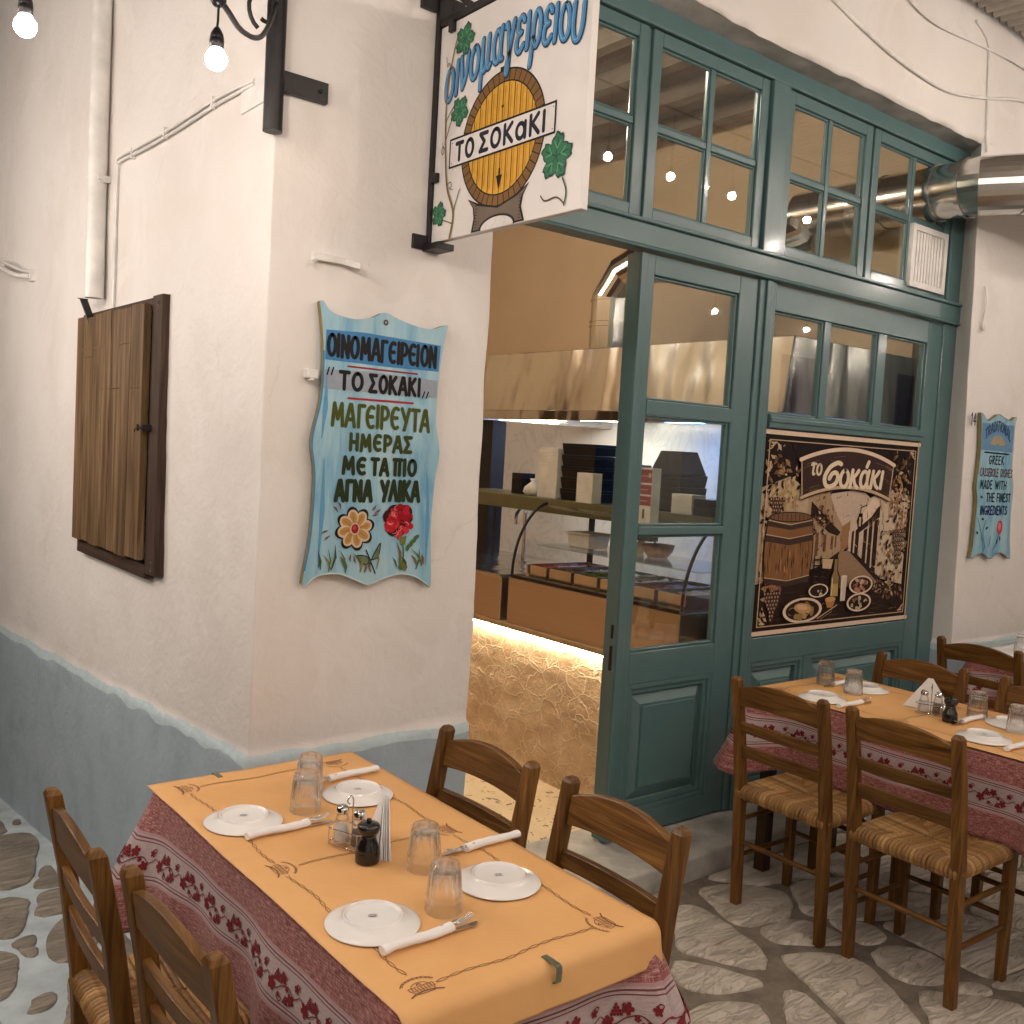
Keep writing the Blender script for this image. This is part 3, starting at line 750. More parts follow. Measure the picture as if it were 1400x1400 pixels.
# white ventilation grille in the last pane
mb = MB(); a, b, c, d = 3.50, 3.845, 2.60, 2.915; y = Y0-.004
mb.box((a, y, c), (a+.03, y+.05, d)); mb.box((b-.03, y, c), (b, y+.05, d)); mb.box((a+.03, y+.001, c), (b-.03, y+.049, c+.03)); mb.box((a+.03, y+.001, d-.03), (b-.03, y+.049, d))
n = 10
for i in range(n):
    x = a+.03+(i+.5)*(b-a-.06)/n; mb.hexa([(x-.012, y+.012, c+.03), (x+.004, y+.008, c+.03), (x+.010, y+.03, c+.03), (x-.006, y+.034, c+.03)], [(x-.012, y+.012, d-.03), (x+.004, y+.008, d-.03), (x+.010, y+.03, d-.03), (x-.006, y+.034, d-.03)])
mb.build('ventilation_grille', 'white_plastic', bld, .002)
# door leaf
X0, X1 = 1.600, 2.312; yl = Y0+.006; dl = .052
m = MB(); zr = [(.100, .190), (.735, .868), (1.345, 1.380), (1.826, 1.886), (2.374, 2.453)]
m.box((X0, yl, .100), (1.668, yl+dl, 2.453)); m.box((2.192, yl, .100), (X1, yl+dl, 2.453))
for i, (c, d) in enumerate(zr):
    yo = .001 if i in (0, 1, 4) else -.003
    m.box((1.6685, yl+yo, c), (2.1915, yl+dl-.001, d))
for (c, d) in ((.868, 1.345), (1.380, 1.826), (1.886, 2.374)):
    e = .012
    for q in ((1.669, 1.669+e, c, d), (2.191-e, 2.191, c, d), (1.669+e+.0005, 2.191-e-.0005, c+.0005, c+e), (1.669+e+.0005, 2.191-e-.0005, d-e, d-.0005)):
        m.box((q[0], yl+.012, q[2]+.0006), (q[1], yl+.036, q[3]-.0006))
m.box((X0-.016, yl-.010, .102), (X0+.022, yl-.0005, 2.45)); m.box((X0-.016, yl-.0005, .102), (X0-.0005, yl+dl+.02, 2.45))
door = m.build('door_leaf', 'teal_paint', bld, .004)
door['label'] = 'closed half of the teal double door'
panes(door, ((1.678, 2.182, .878, 1.336), (1.678, 2.182, 1.389, 1.817), (1.678, 2.182, 1.895, 2.365)), yl+.022)
def raised(x0, x1, z0, z1, y, parent):
    m = MB()
    for i, (w_, yy) in enumerate(((0, 0), (.022, .010))):     # stepped moulding, then the raised field
        a, b, c, d = x0+w_, x1-w_, z0+w_, z1-w_; t = .0215
        m.box((a, y+yy, c), (a+t, y+.05, d)); m.box((b-t, y+yy, c), (b, y+.05, d)); m.box((a+t+.0004, y+yy+.0005, c), (b-t-.0004, y+.05, c+t)); m.box((a+t+.0004, y+yy+.0005, d-t), (b-t-.0004, y+.05, d))
    a, b, c, d = x0+.045, x1-.045, z0+.045, z1-.045; i = .045
    V = [(a, y+.034, c), (b, y+.034, c), (b, y+.034, d), (a, y+.034, d), (a+i, y+.010, c+i), (b-i, y+.010, c+i), (b-i, y+.010, d-i), (a+i, y+.010, d-i)]
    m.add(V, [(0, 1, 5, 4), (1, 2, 6, 5), (2, 3, 7, 6), (3, 0, 4, 7), (4, 5, 6, 7)])
    i2 = i+.010
    m.box((a+i2, y+.004, c+i2), (b-i2, y+.0098, d-i2))
    return m.build('panel', 'teal_paint', parent, .003)
raised(1.669, 2.191, .1905, .7345, yl+.004, door)
m = MB(); m.box((X0-.0185, yl+.018, .93), (X0-.0163, yl+.03, .985)); m.box((X0-.0185, yl+.018, .80), (X0-.0163, yl+.032, .90)); m.build('lock', 'black_iron', door)
# shop window with the panel that carries the poster
m = MB(); yw = Y0+.010; dw = .05
m.box((2.432, yw, .10), (2.446, yw+dw, 2.456)); m.box((3.748, yw, .10), (3.884, yw+dw, 2.456))
m.box((2.4465, yw+.001, 2.338), (3.7475, yw+dw-.001, 2.456))
m.box((2.832, yw+.004, 1.882), (2.886, yw+dw-.004, 2.3375)); m.box((3.291, yw+.004, 1.882), (3.366, yw+dw-.004, 2.3375))
m.box((2.4465, yw-.016, 1.822), (3.7475, yw+dw, 1.8815)); m.box((2.4465, yw-.024, 1.846), (3.7475, yw-.0165, 1.868))
m.box((2.4465, yw+.018, .868), (3.7475, yw+.04, 1.8215))
m.box((2.4465, yw+.001, .752), (3.7475, yw+dw, .8675)); m.box((2.4465, yw+.001, .10), (3.7475, yw+dw, .19)); m.box((2.862, yw+.001, .1905), (2.912, yw+dw, .7515))
for (a, b) in ((2.447, 2.8315), (2.8865, 3.2905), (3.3665, 3.747)):
    e = .010
    for q in ((a, a+e, 1.883, 2.337), (b-e, b, 1.883, 2.337), (a+e+.0005, b-e-.0005, 1.8835, 1.883+e), (a+e+.0005, b-e-.0005, 2.337-e, 2.3365)):
        m.box((q[0]+.0005, yw+.012, q[2]), (q[1]-.0005, yw+.034, q[3]))
win = m.build('shop_window', 'teal_paint', bld, .004)
panes(win, ((2.455, 2.824, 1.891, 2.329), (2.894, 3.283, 1.891, 2.329), (3.374, 3.740, 1.891, 2.329)), yw+.022)
raised(2.447, 2.8615, .1905, .7515, yw+.006, win); raised(2.9125, 3.747, .1905, .7515, yw+.006, win)

# corrugated canopy over the street and the white house across it
t = thing('street_canopy', 'corrugated roof sheet over the street above the right wall', 'canopy', (0, 0, 0))
mb = MB(); us = [-.6+i*.019 for i in range(900)]
mb.grid(lambda u, v: (u, v, 3.975+.026*math.sin(u*2*PI/.076)+.02*(v+.05)), us, [-.06, -1.5, -3, -4.4], 0, True, None, False)
mb.build('roof_sheet', 'corrugated_roof', t)
mb = MB()
mb.box((-.6, -4.33, 3.87), (16.4, -4.27, 3.935))
mb.build('beam', 'dark_wood', t, .004)
mb = MB(); poly = [(16.3, 0), (-.6, 0)]
for k in range(65): poly += [(-.6+.26*k+x, y) for x, y in arc(.13, -.22, .13, .07, 180, 360, 6)]
mb.prism(poly, lambda u, v, d: (u, -4.42+d, 3.86+v), 0, .012); mb.build('scalloped_valance', 'awning_grey', t)
t = thing('house_across_street', 'white house across the street reflected in the window panes', 'building')
mb = MB(); mb.box((-7, -5.4, -.5), (2.1, -5.1, 4.6)); mb.box((3.1, -5.4, -.5), (20, -5.1, 4.6)); mb.box((2.1, -5.4, 2.3), (3.1, -5.1, 4.6)); mb.box((2.1, -5.4, -.5), (3.1, -5.1, .02)); mb.box((-7, -5.1, -.05), (-2.0, -5.0, .05))
mb.build('wall', 'tile_white', t)
mb = MB(); mb.box((2.1, -5.3, .02), (3.1, -5.24, 2.3)); mb.build('door', 'purple_paint', t)
for x in (-.6, 5.2, 9.6, 12.4):
    mb = MB(); mb.box((x, -5.1, 1.0), (x+.9, -5.07, 2.2+(x > 9)*.9)); mb.box((x+.43, -5.075, 1.0), (x+.47, -5.05, 2.2+(x > 9)*.9)); mb.build('shutter', 'purple_paint', t)

# ================================================================== CHAIRS
def make_chair(name='taverna_chair'):
    t = thing(name, 'x', 'chair')
    W = .200; pw = .036
    for s in (-1, 1):      # rear posts run from floor to top, leaning back
        mb = MB(); y = s*(W-pw/2); a = pw/2
        def sec(x, z, k=1.0, kx=1.0): return [(x-a*kx, y-a*k, z), (x+a*kx, y-a*k, z), (x+a*kx, y+a*k, z), (x-a*kx, y+a*k, z)]
        S = [sec(-.150, 0, .9, .95), sec(-.162, .25), sec(-.172, .46, 1, 1.1), sec(-.205, .70), sec(-.238, .868, .95, .95), sec(-.240, .880, .6, .6)]
        V = [p for q in S for p in q]; F = [(3, 2, 1, 0)]
        for i in range(len(S)-1):
            for k in range(4): F.append((4*i+k, 4*i+(k+1) % 4, 4*i+4+(k+1) % 4, 4*i+4+k))
        F.append(tuple(4*(len(S)-1)+k for k in range(4)))
        mb.add(V, F, 0, False, (0, 0, 1)); mb.build('rear_post', 'chair_wood', t, .004)
    def back_x(z): return -.172-.066*(z-.46)/.408
    def rail(z0e, z1e, z0c, z1c, th, name):
        n = 14; mb = MB(); yy = [-(W-pw)+2*(W-pw)*i/n for i in range(n+1)]
        V = []
        for y in yy:
            q = 1-(y/(W-pw))**2; z0 = z0e+(z0c-z0e)*q; z1 = z1e+(z1c-z1e)*q; bow = -.007*q
            for dx in (-th/2, th/2): V += [(back_x(z0)+bow+dx, y, z0), (back_x(z1)+bow+dx, y, z1)]
        F = []
        for i in range(n):
            o = 4*i; F += [(o, o+1, o+5, o+4), (o+2, o+6, o+7, o+3), (o+1, o+3, o+7, o+5), (o, o+4, o+6, o+2)]
        F += [(0, 2, 3, 1), (4*n, 4*n+1, 4*n+3, 4*n+2)]
        mb.add(V, F, 0, False, (0, 1, 0)); mb.build(name, 'chair_wood', t, .003)
    rail(.772, .842, .782, .872, .020, 'top_rail')
    rail(.672, .712, .674, .715, .017, 'back_slat'); rail(.578, .622, .580, .625, .017, 'back_slat')
    for s in (-1, 1):
        mb = MB(); y = s*(W-.018); x = .165
        mb.hexa([(x-.015, y-.015, 0), (x+.015, y-.015, 0), (x+.015, y+.015, 0), (x-.015, y+.015, 0)], [(x-.018, y-.018, .47), (x+.018, y-.018, .47), (x+.018, y+.018, .47), (x-.018, y+.018, .47)], 0, (0, 0, 1))
        mb.build('front_leg', 'chair_wood', t, .004)
    def strch(p, q, r): 
        mb = MB(); mb.tube([p, tuple((a+b)/2 for a, b in zip(p, q)), q], [r*.8, r, r*.8], 10); mb.build('stretcher', 'chair_wood', t)
    strch((-.162, -W+.02, .25), (-.162, W-.02, .25), .010)
    for s in (-1, 1):
        strch((-.160, s*(W-.018), .19), (.165, s*(W-.018), .19), .010); strch((-.166, s*(W-.018), .33), (.165, s*(W-.018), .33), .010)
    strch((.165, -W+.02, .22), (.165, W-.02, .22), .010); strch((.165, -W+.02, .36), (.165, W-.02, .36), .010)
    mb = MB()
    for s in (-1, 1): mb.bar((-.172, s*(W-.022), .440), (.165, s*(W-.022), .440), .024, .03)
    mb.bar((-.168, -W+.03, .44), (-.168, W-.03, .44), .024, .03); mb.bar((.162, -W+.03, .44), (.162, W-.03, .44), .024, .03)
    mb.build('seat_rail', 'chair_wood', t)
    # rush seat: cords wrapped over each rail and running in to the diagonals
    mb = MB(); x0, x1, y0, y1 = -.183, .183, -.188, .188; z = .452; n = 26; r = .0078
    cx, cyy = 0, 0
    def cord(edge, k):
        f = (k+.5)/n; hw = min((x1-x0), (y1-y0))/2
        jit = rnd.uniform(-.0015, .0015)
        if edge in 'FB':
            yv = y0+(y1-y0)*f; d = (1-abs(2*f-1))*(x1-x0)/2+.003; xe = x1 if edge == 'F' else x0; s = -1 if edge == 'F' else 1
            P = lambda a, h: (xe+s*a, yv+jit, h)
        else:
            xv = x0+(x1-x0)*f; d = (1-abs(2*f-1))*(y1-y0)/2+.003; ye = y1 if edge == 'R' else y0; s = -1 if edge == 'R' else 1
            P = lambda a, h: (xv+jit, ye+s*a, h)
        dip = .012
        pts = [P(.012, z-.034), P(-.002, z-.026), P(-.006, z-.010), P(.002, z+.003), P(.014, z+.008)]
        m = max(1, int(d/.05))
        for i in range(1, m+1):
            a = .014+(d-.014)*i/m if d > .014 else .014+.001*i; pts.append(P(a, z+.008-dip*min(1, (a/.19))**1.2))
        k_ = rnd.uniform(.75, 1.15); tone = rnd.choice(((.42, .235, .075), (.36, .19, .055), (.50, .30, .11), (.30, .16, .05)))
        mb.tube(pts, r*rnd.uniform(.9, 1.1), 6, 0, True, tuple(c*k_ for c in tone))
    for e in 'FBLR':
        for k in range(n): cord(e, k)
    mb.box((x0+.01, y0+.01, z-.03), (x1-.01, y1-.01, z-.008), 0, None, (.25, .13, .04))
    mb.build('rush_seat', 'rush', t)
    return t
chair0 = make_chair()
def place_chair(x, y, rz, label, group, first=[True], dz=0, lean=0):
    o = chair0 if first[0] else copy_tree(chair0)
    first[0] = False
    o.location = (x, y, dz); o.rotation_euler = (0, lean, rz); o['label'] = label; o['group'] = group; o['category'] = 'chair'
    return o
G1 = 'rush seat chairs at the front table'; G2 = 'rush seat chairs at the table before the poster'; G3 = 'rush seat chairs at the far right table'
place_chair(.168, -.600, PI+.02, 'wooden chair at the front table with its back before the stone counter', G1)
place_chair(.180, -1.085, PI-.03, 'wooden chair at the front table with its back before the bottom of the teal door', G1)
place_chair(-.395, -.605, -.03, 'wooden rush-seat chair on the alley side of the front table, nearer the blue wall', G1)
place_chair(-.365, -1.060, .03, 'wooden rush-seat chair on the alley side of the front table, cut by the bottom edge', G1)
place_chair(1.950, -.560, .0, 'rush-seat chair beside the teal door post, left end of the second table', G2)
place_chair(1.960, -1.030, -.02, 'rush-seat chair with a whole seat showing, nearest the viewer at the second table', G2)
place_chair(2.500, -.525, PI, 'wooden chair behind the second table, before the teal panels under the poster', G2)
place_chair(2.520, -1.045, PI, 'wooden chair behind the second table, next to the black pepper mill', G2)
place_chair(3.640, -.440, .0, 'dark wooden chair at the far right table, below the blue menu board', G3)
place_chair(4.30, -.60, PI, 'wooden chair on the wall side of the far right table', G3)

# ================================================================== TABLES, CLOTHS, PAPER
def rrect(x0, x1, y0, y1, r, n=6, step=.03):
    P = []
    cs = [((x1-r, y0+r), -90), ((x1-r, y1-r), 0), ((x0+r, y1-r), 90), ((x0+r, y0+r), 180)]
    for (c, a0) in cs: 
        A = arc(c[0], c[1], r, r, a0, a0+90, n)
        if P:
            a, b = P[-1], A[0]; m = int(math.dist(a, b)/step)
            P += [(a[0]+(b[0]-a[0])*k/m, a[1]+(b[1]-a[1])*k/m) for k in range(1, m)]
        P += A
    a, b = P[-1], P[0]; m = int(math.dist(a, b)/step)
    P += [(a[0]+(b[0]-a[0])*k/m, a[1]+(b[1]-a[1])*k/m) for k in range(1, m)]
    return P
def motif_items(u, r):
    """one repeat of the vine border in (along, across) coordinates, 0.14 long, 0.07 high"""
    it = []; u0 = u
    def leaf(cx, cy, s, rot):
        P = []
        for k in range(20):
            a = 2*PI*k/20; q = s*(.62+.38*abs(math.cos(2.5*a))**.7); P.append((u+cx+q*math.cos(a+rot), cy+q*math.sin(a+rot)))
        it.append(('p', P))
    leaf(.018, .044, .0150, r.uniform(0, 6)); leaf(.058, .020, .0125, r.uniform(0, 6)); leaf(.088, .050, .0125, r.uniform(0, 6)); leaf(.108, .020, .009, 1); leaf(.046, .055, .006, 2); leaf(.074, .036, .006, 4)
    for i in range(4):
        for j in range(4-i): it.append(('c', (u+.026+.0068*(j+i*.5), .030-.0058*i, .0036)))
    for i in range(3):
        for j in range(3-i): it.append(('c', (u+.066+.0062*(j+i*.5), .062-.0054*i, .0034)))
    it.append(('s', smooth_line([(u+.0, .03), (u+.03, .048), (u+.055, .036), (u+.08, .03), (u+.10, .042), (u+.122, .03)])))
    it.append(('s', smooth_line([(u+.04, .058), (u+.05, .066), (u+.058, .06), (u+.05, .055)])))
    it.append(('s', smooth_line([(u+.105, .02), (u+.112, .010), (u+.12, .012), (u+.114, .019)])))
    return it
def make_table(x0, x1, y0, y1, zt, idx, names, droop, printed=True):
    t = thing('taverna_table', names[0], 'table', ((x0+x1)/2, (y0+y1)/2, 0)); cx, cyy = (x0+x1)/2, (y0+y1)/2
    hx, hy = (x1-x0)/2, (y1-y0)/2
    mb = MB(); mb.box((-hx, -hy, zt-.032), (hx, hy, zt-.006)); mb.build('tabletop', 'dark_wood', t, .004)
    mb = MB()
    for s in (-1, 1): mb.box((s*(hx-.05)-.011, -hy+.075, zt-.11), (s*(hx-.05)+.011, hy-.075, zt-.033)); mb.box((-hx+.075, s*(hy-.05)-.011, zt-.11), (hx-.075, s*(hy-.05)+.011, zt-.033))
    mb.build('apron', 'dark_wood', t, .002)
    for sx in (-1, 1):
        for sy in (-1, 1):
            mb = MB(); a, b = sx*(hx-.05), sy*(hy-.05); k = .024
            mb.hexa([(a-k, b-k, 0), (a+k, b-k, 0), (a+k, b+k, 0), (a-k, b+k, 0)], [(a-k, b-k, zt-.033), (a+k, b-k, zt-.033), (a+k, b+k, zt-.033), (a-k, b+k, zt-.033)], 0, (0, 0, 1)); mb.build('leg', 'dark_wood', t, .003)
    # cloth
    P = rrect(x0-.004, x1+.004, y0-.004, y1+.004, .022); n = len(P); per = [0]
    for i in range(n): per.append(per[-1]+math.dist(P[i], P[(i+1) % n]))
    L = per[-1]; corners = [(x1, y0), (x1, y1), (x0, y1), (x0, y0)]
    def S(s, v, h=0.0):
        s = s % L; i = 0
        lo, hi = 0, n
        while hi-lo > 1:
            m = (lo+hi)//2
            if per[m] <= s: lo = m
            else: hi = m
        i = lo; f = (s-per[i])/max(1e-9, per[i+1]-per[i]); a, b = P[i], P[(i+1) % n]
        x, y = a[0]+(b[0]-a[0])*f, a[1]+(b[1]-a[1])*f
        tx, ty = b[0]-a[0], b[1]-a[1]; l = math.hypot(tx, ty); nx, ny = ty/l, -tx/l
        if v <= .0: return (x-nx*(-v), y-ny*(-v), zt+h)
        fold = (.016*math.sin(s*9.5+idx*2.1)+.010*math.sin(s*23+idx))*min(1, v/.22)**1.3
        cw = 0; best = 9
        for c in corners: 
            d = math.dist((x, y), c); best = min(best, d)
            q = math.exp(-(d/.085)**2); cw = max(cw, q)
        out = .004+.035*v+fold*(1-cw)+cw*v*.42+.055*v*math.exp(-((best-.17)/.07)**2)*-.35
        # toward the corner the cloth hangs in a point away from the table
        dz = v*(1-.07*cw)
        return (x+nx*(out+h), y+ny*(out+h), zt-dz)
    hem = lambda s: droop*(1+.22*max(math.exp(-(math.dist(S(s, 0)[:2], c)/.10)**2) for c in corners))
    ss = [L*i/260 for i in range(261)]; vs = [0, .004, .012, .03]+[.05+.0145*i for i in range(int((droop-.05)/.0145)+1)]
    mb = MB()
    def cl(s, v):
        p = S(s, v*hem(s)/droop if v > .03 else v); z = p[2]
        if v <= .012: p = (p[0], p[1], zt-v*.35)
        return p
    hems = {}
    mb.grid(lambda s, v: cl(s % L, v), ss, vs, 0, True, lambda s, v: (s, v), True)
    c = cen(P); top = [(p[0], p[1], zt) for p in P]
    mb.add(top, [tuple(range(n))], 0, False, None, None, [(p[0], -.3) for p in P])
    clo = mb.build('tablecloth', 'red_woven_cloth')
    clo.modifiers.new('Solid', 'SOLIDIFY').thickness = .0012
    tag(clo, names[1], 'tablecloth')
    pt = Paint(lambda u, v, h: (lambda q, qq: q)(S(u, (v)*hem(u)/droop, h), 0), .0012, 2e-6)
    r = random.Random(idx); red = (.20, .022, .028); m = int(L/.122)
    for k in range(m):
        for kind, d in motif_items(k*L/m, r):
            if kind == 'p': pt.poly([(a, .10+b) for a, b in d], red)
            elif kind == 'c': pt.ell(d[0], .10+d[1], d[2], d[2], red, 7)
            else: pt.stroke([(a, .10+b) for a, b in d], .0022, red)
    pt.build('woven_border', clo, 'woven_print')
    return t, clo
def paper_cover(x0, x1, y0, y1, zt, name, label, curl, seed, RR=.026):
    us = [x0+(x1-x0)*i/40 for i in range(41)]; vs = [y0+.16*i/40 for i in range(40)]+[y0+.16+(y1-y0-.16)*i/70 for i in range(71)]
    def f(u, v):
        z = zt+.0040+.0018*noise.noise((u*7, v*7, seed))+.0008*noise.noise((u*23, v*23, seed))
        for q in (.31, .66): z += .0011*math.exp(-abs(v-(y0+(y1-y0)*q)-.004*noise.noise((u*6, seed, q)))/.007)
        z += .0011*math.exp(-abs(u-(x0+(x1-x0)*.5)-.003*noise.noise((v*6, seed, 1)))/.007)
        d = max(0, (y0+curl)-v)         # the near edge rolls down over the table edge
        uu, vv = u, v
        if d > 0: 
            a = d/RR; a = min(a, 1.40); ex = max(0, d-RR*1.40); vv = y0+curl-RR*math.sin(a)-ex*(.17+.10*noise.noise((u*5, 0, seed))); z -= RR*(1-math.cos(a))+ex*.985
        cr = max(0, 1-math.dist((u, v), (x1, y0+curl))/.06); z += .002*cr
        e = max(0, 1-(u-x0)/.03) ; z += .003*noise.noise((v*4, seed, 0))*e
        return (uu, vv, z)
    mb = MB(); mb.grid(f, us, vs, 0, True)
    o = mb.build('paper_cover', 'yellow_table_paper'); o.modifiers.new('Solid', 'SOLIDIFY').thickness = .0007
    tag(o, label, 'table paper')
    ink = (.26, .14, .055); ink2 = (.20, .09, .06)
    P = Paint(lambda u, v, h: (f(u, v)[0], f(u, v)[1], f(u, v)[2]+h+.0006), .0002, 3e-6)
    def rope(a, b):
        n = int(math.dist(a, b)/.006); d = ((b[0]-a[0])/n, (b[1]-a[1])/n); l = math.hypot(*d); nx, ny = -d[1]/l, d[0]/l
        for ph in (0, PI):
            pts = [(a[0]+d[0]*i+nx*(.0035*math.sin(i*.65+ph)+.004*math.sin(i*.19)), a[1]+d[1]*i+ny*(.0035*math.sin(i*.65+ph)+.004*math.sin(i*.19))) for i in range(n+1)]
            P.stroke(pts, .0017, ink)
    def emblem(cx, cyy, rot, s=1.0):
        c, q = math.cos(rot), math.sin(rot); T = lambda p: (cx+(p[0]*c-p[1]*q)*s, cyy+(p[0]*q+p[1]*c)*s)
        def st(pts, w_, col=ink2): P.stroke([T(p) for p in pts], w_, col)
        st(arc(0, .008, .034, .022, 15, 165, 18), .0013); st(arc(0, .008, .030, .0185, 15, 165, 18), .0010)
        for k in range(9):
            a = math.radians(30+k*15); st([(.0318*math.cos(a), .008+.0200*math.sin(a)), (.0332*math.cos(a), .008+.0214*math.sin(a))], .0022)
        st(arc(0, .003, .017, .012, 0, 180, 12), .0014)
        st([(-.024, -.006), (.024, -.006), (.024, .004), (-.024, .004), (-.024, -.006)], .0013)
        for k in range(-3, 4): st([(k*.006, -.004), (k*.006, .002)], .0016)
        st([(-.022, -.008), (-.016, -.018), (.016, -.018), (.022, -.008)], .0016)
        st([(-.032, -.022), (-.020, -.015), (0, -.012), (.020, -.015), (.032, -.022)], .0030)
        for k in range(-2, 3): st([(k*.006, -.011), (k*.006, -.006)], .0012)
        st([(-.004, .008), (0, .012), (.004, .008)], .0022)
    xa, xb = x0+.075, x1-.095; ya, ym, yb = y0+.130, y0+.665, y1-.075
    for (a, b) in (((xa+.03, ya), (xb-.03, ya)), ((xa, ya+.045), (xa, ym-.035)), ((xb, ya+.035), (xb, ym-.035)), ((xa+.04, ym), (xb-.035, ym)), ((xa, ym+.035), (xa, yb-.035)), ((xb, ym+.035), (xb, yb-.035)), ((xa+.035, yb), (xb-.035, yb))): rope(a, b)
    for (x, y, rr) in ((xa, ya, 0), (xb, ya, PI/2), (xa, ym, -PI/2), (xb, ym, PI/2), (xa, yb, -PI/2), (xb, yb, PI)): emblem(x, y, rr)
    P.build('printed_border', o, 'printed_art')
    return o
ZT = .750
make_table(-.318, .248, -1.352, -.165, ZT-.004, 1, ('dark wood taverna table in front of the white corner wall, under orange paper', 'red woven cloth with a grapevine band hanging from the front table'), .30)
paper_cover(-.338, .252, -1.440, -.150, ZT, 'paper', 'orange-yellow paper sheet with barrel prints on the front table', .090, 3.0)
make_table(2.085, 2.655, -1.420, -.190, ZT-.004, 2, ('dark wood taverna table in front of the poster, mostly under its cloth', 'red woven cloth with a grapevine band on the table before the poster'), .29)
paper_cover(2.080, 2.660, -1.430, -.178, ZT, 'paper', 'orange-yellow paper sheet on the table before the poster', .02, 5.0)
make_table(3.80, 4.38, -1.50, -.22, ZT+.01, 3, ('dark wood table at the far right edge below the menu board', 'red woven cloth on the far right table below the menu board'), .30)
def plain_sheet():
    mb = MB(); mb.grid(lambda u, v: (u, v, ZT+.0145+.001*noise.noise((u*7, v*7, 9))), [3.79+.6*i/20 for i in range(21)], [-1.51+1.30*i/40 for i in range(41)], 0, True)
    o = mb.build('paper_cover', 'napkin_paper'); o.modifiers.new('Solid', 'SOLIDIFY').thickness = .0007
    tag(o, 'pale paper sheet on the far right table below the menu board', 'table paper')
plain_sheet()

# table clips
def clip_on(x, y, ang, zt, label):
    t = thing('table_clip', label, 'clip', (x, y, zt), ang, 'steel clips holding the table paper')
    mb = MB(); mb.tube([], .001) if 0 else None
    prof = [(.036, .004), (.0, .0045), (-.006, .002), (-.0075, -.006), (-.006, -.026), (.010, -.032), (.02, -.032)]
    for (a, b), (c, d) in zip(prof, prof[1:]):
        mb.bar((a, 0, b), (c, 0, d), .013, .0016)
    mb.build('strap', 'clip_steel', t)
    return t
c1 = clip_on(-.022, -1.3795, PI/2, ZT+.001, 'dark steel clip on the near edge of the front table')
clip_on(-.158, -.147, -PI/2, ZT+.002, 'dark steel clip on the far edge of the front table, by the blue wall')

# ================================================================== TABLEWARE
def plate_proto():
    t = thing('plate', 'x', 'plate')
    mb = MB()
    prof = [(.0895, .0015), (.0905, .0030), (.0890, .0044), (.080, .0072), (.068, .0106), (.060, .0150), (.0572, .0178), (.0562, .0205), (.0548, .0212), (.0532, .0205), (.0520, .0172), (.047, .0158), (.0, .0160)]
    mb.lathe(prof, 64, mod=lambda a, j: 1+(.004*math.sin(a*40) if j in (3, 4) else 0))
    mb.lathe([(.0, .0130), (.05, .0130), (.066, .0075), (.0885, .0012), (.0895, .0015)], 64)
    mb.build('dish', 'porcelain', t)
    P = Paint(lambda u, v, h: (u, v, .0161+h), .0002, 3e-6); g = (.07, .07, .075)
    P.stroke(arc(0, 0, .0085, .0045, 20, 330, 16), .0012, g); 
    for k in range(4): P.stroke([(-.005+.003*k, -.0025), (-.003+.003*k, .003)], .0011, g)
    P.stroke([(-.009, -.0065), (.009, -.0065)], .0012, g)
    P.build('maker_stamp', t, 'printed_art')
    return t
plate0 = plate_proto(); pfirst = [True]
def plate(x, y, z, label, group, rz=0):
    o = plate0 if pfirst[0] else copy_tree(plate0); pfirst[0] = False
    o.location = (x, y, z); o.rotation_euler = (0, 0, rz); tag(o, label, 'plate', group)
PZ = ZT+.0052
A_, B_ = 'upturned plates on the front table', 'upturned plates on the table before the poster'
plate(-.228, -.497, PZ, 'upturned white plate at the alley side of the front table, by the far corner', A_, -.4)
plate(.090, -.472, PZ, 'upturned white plate at the far end of the front table, behind the napkins', A_, -.5)
plate(.090, -1.062, PZ, 'upturned white plate at the doorway side of the front table, right of the tumblers', A_, -.3)
plate(-.222, -1.080, PZ, 'upturned white plate nearest the viewer on the front table', A_, -.5)
plate(2.495, -.425, PZ, 'upturned white plate on the second table, behind the tumblers by the poster', B_)
plate(2.180, -.430, PZ, 'upturned white plate on the second table, behind the top rail of the left chair', B_)
plate(2.225, -1.045, PZ, 'upturned white plate on the second table, behind the nearest chair post', B_)
plate(2.510, -1.010, PZ, 'upturned white plate on the second table, partly hidden between two tumblers', B_)

def tumbler_proto():
    mb = MB(); N_ = 48
    ph = [0, .05, .075, .05]                     # twelve hollow flutes round the upper body
    def md(a, j):
        k = int(round(a/(2*PI)*N_)) % 4
        return 1-ph[k]*min(1, max(0, (j-4)/1.0)) if 4 < j < 10 else 1
    outer = [(.0368, 0), (.0373, .0015), (.0368, .014), (.0362, .028), (.0368, .032), (.0358, .037), (.0345, .050), (.0330, .068), (.0312, .085), (.0298, .092), (.0272, .0955)]
    inner = [(.0, .080), (.018, .080), (.0255, .076), (.0285, .064), (.0318, .040), (.0342, .018), (.0356, .0015)]
    mb.lathe(outer+[(.0, .0935)], N_, mod=md)
    mb.f = [f for f in mb.f if len(f) != N_]; n = len(mb.f); mb.uv = mb.uv[-n:]; mb.mi = mb.mi[:n]; mb.col = mb.col[:n]
    mb.sm = [not (5 <= i//N_ < 9) for i in range(n)]
    m2 = MB(); m2.lathe(inner+[(.0368, 0)], N_); m2f = [f for f in m2.f if len(f) != N_]
    mb.add(m2.v, m2f, 0, True)
    return mb.build('water_tumbler', 'tumbler_glass')
tum0 = tumbler_proto(); tfirst = [True]
def tumbler_at(x, y, label, group, rz=0, z=None):
    o = tum0 if tfirst[0] else copy_tree(tum0); tfirst[0] = False
    o.location = (x, y, PZ+.0006 if z is None else z); o.rotation_euler = (0, 0, rz); tag(o, label, 'glass', group)
GA, GB = 'upturned tumblers on the front table', 'upturned tumblers on the table before the poster'
tumbler_at(-.073, -.503, 'upturned fluted tumbler by the far left plate, nearer of that pair', GA)
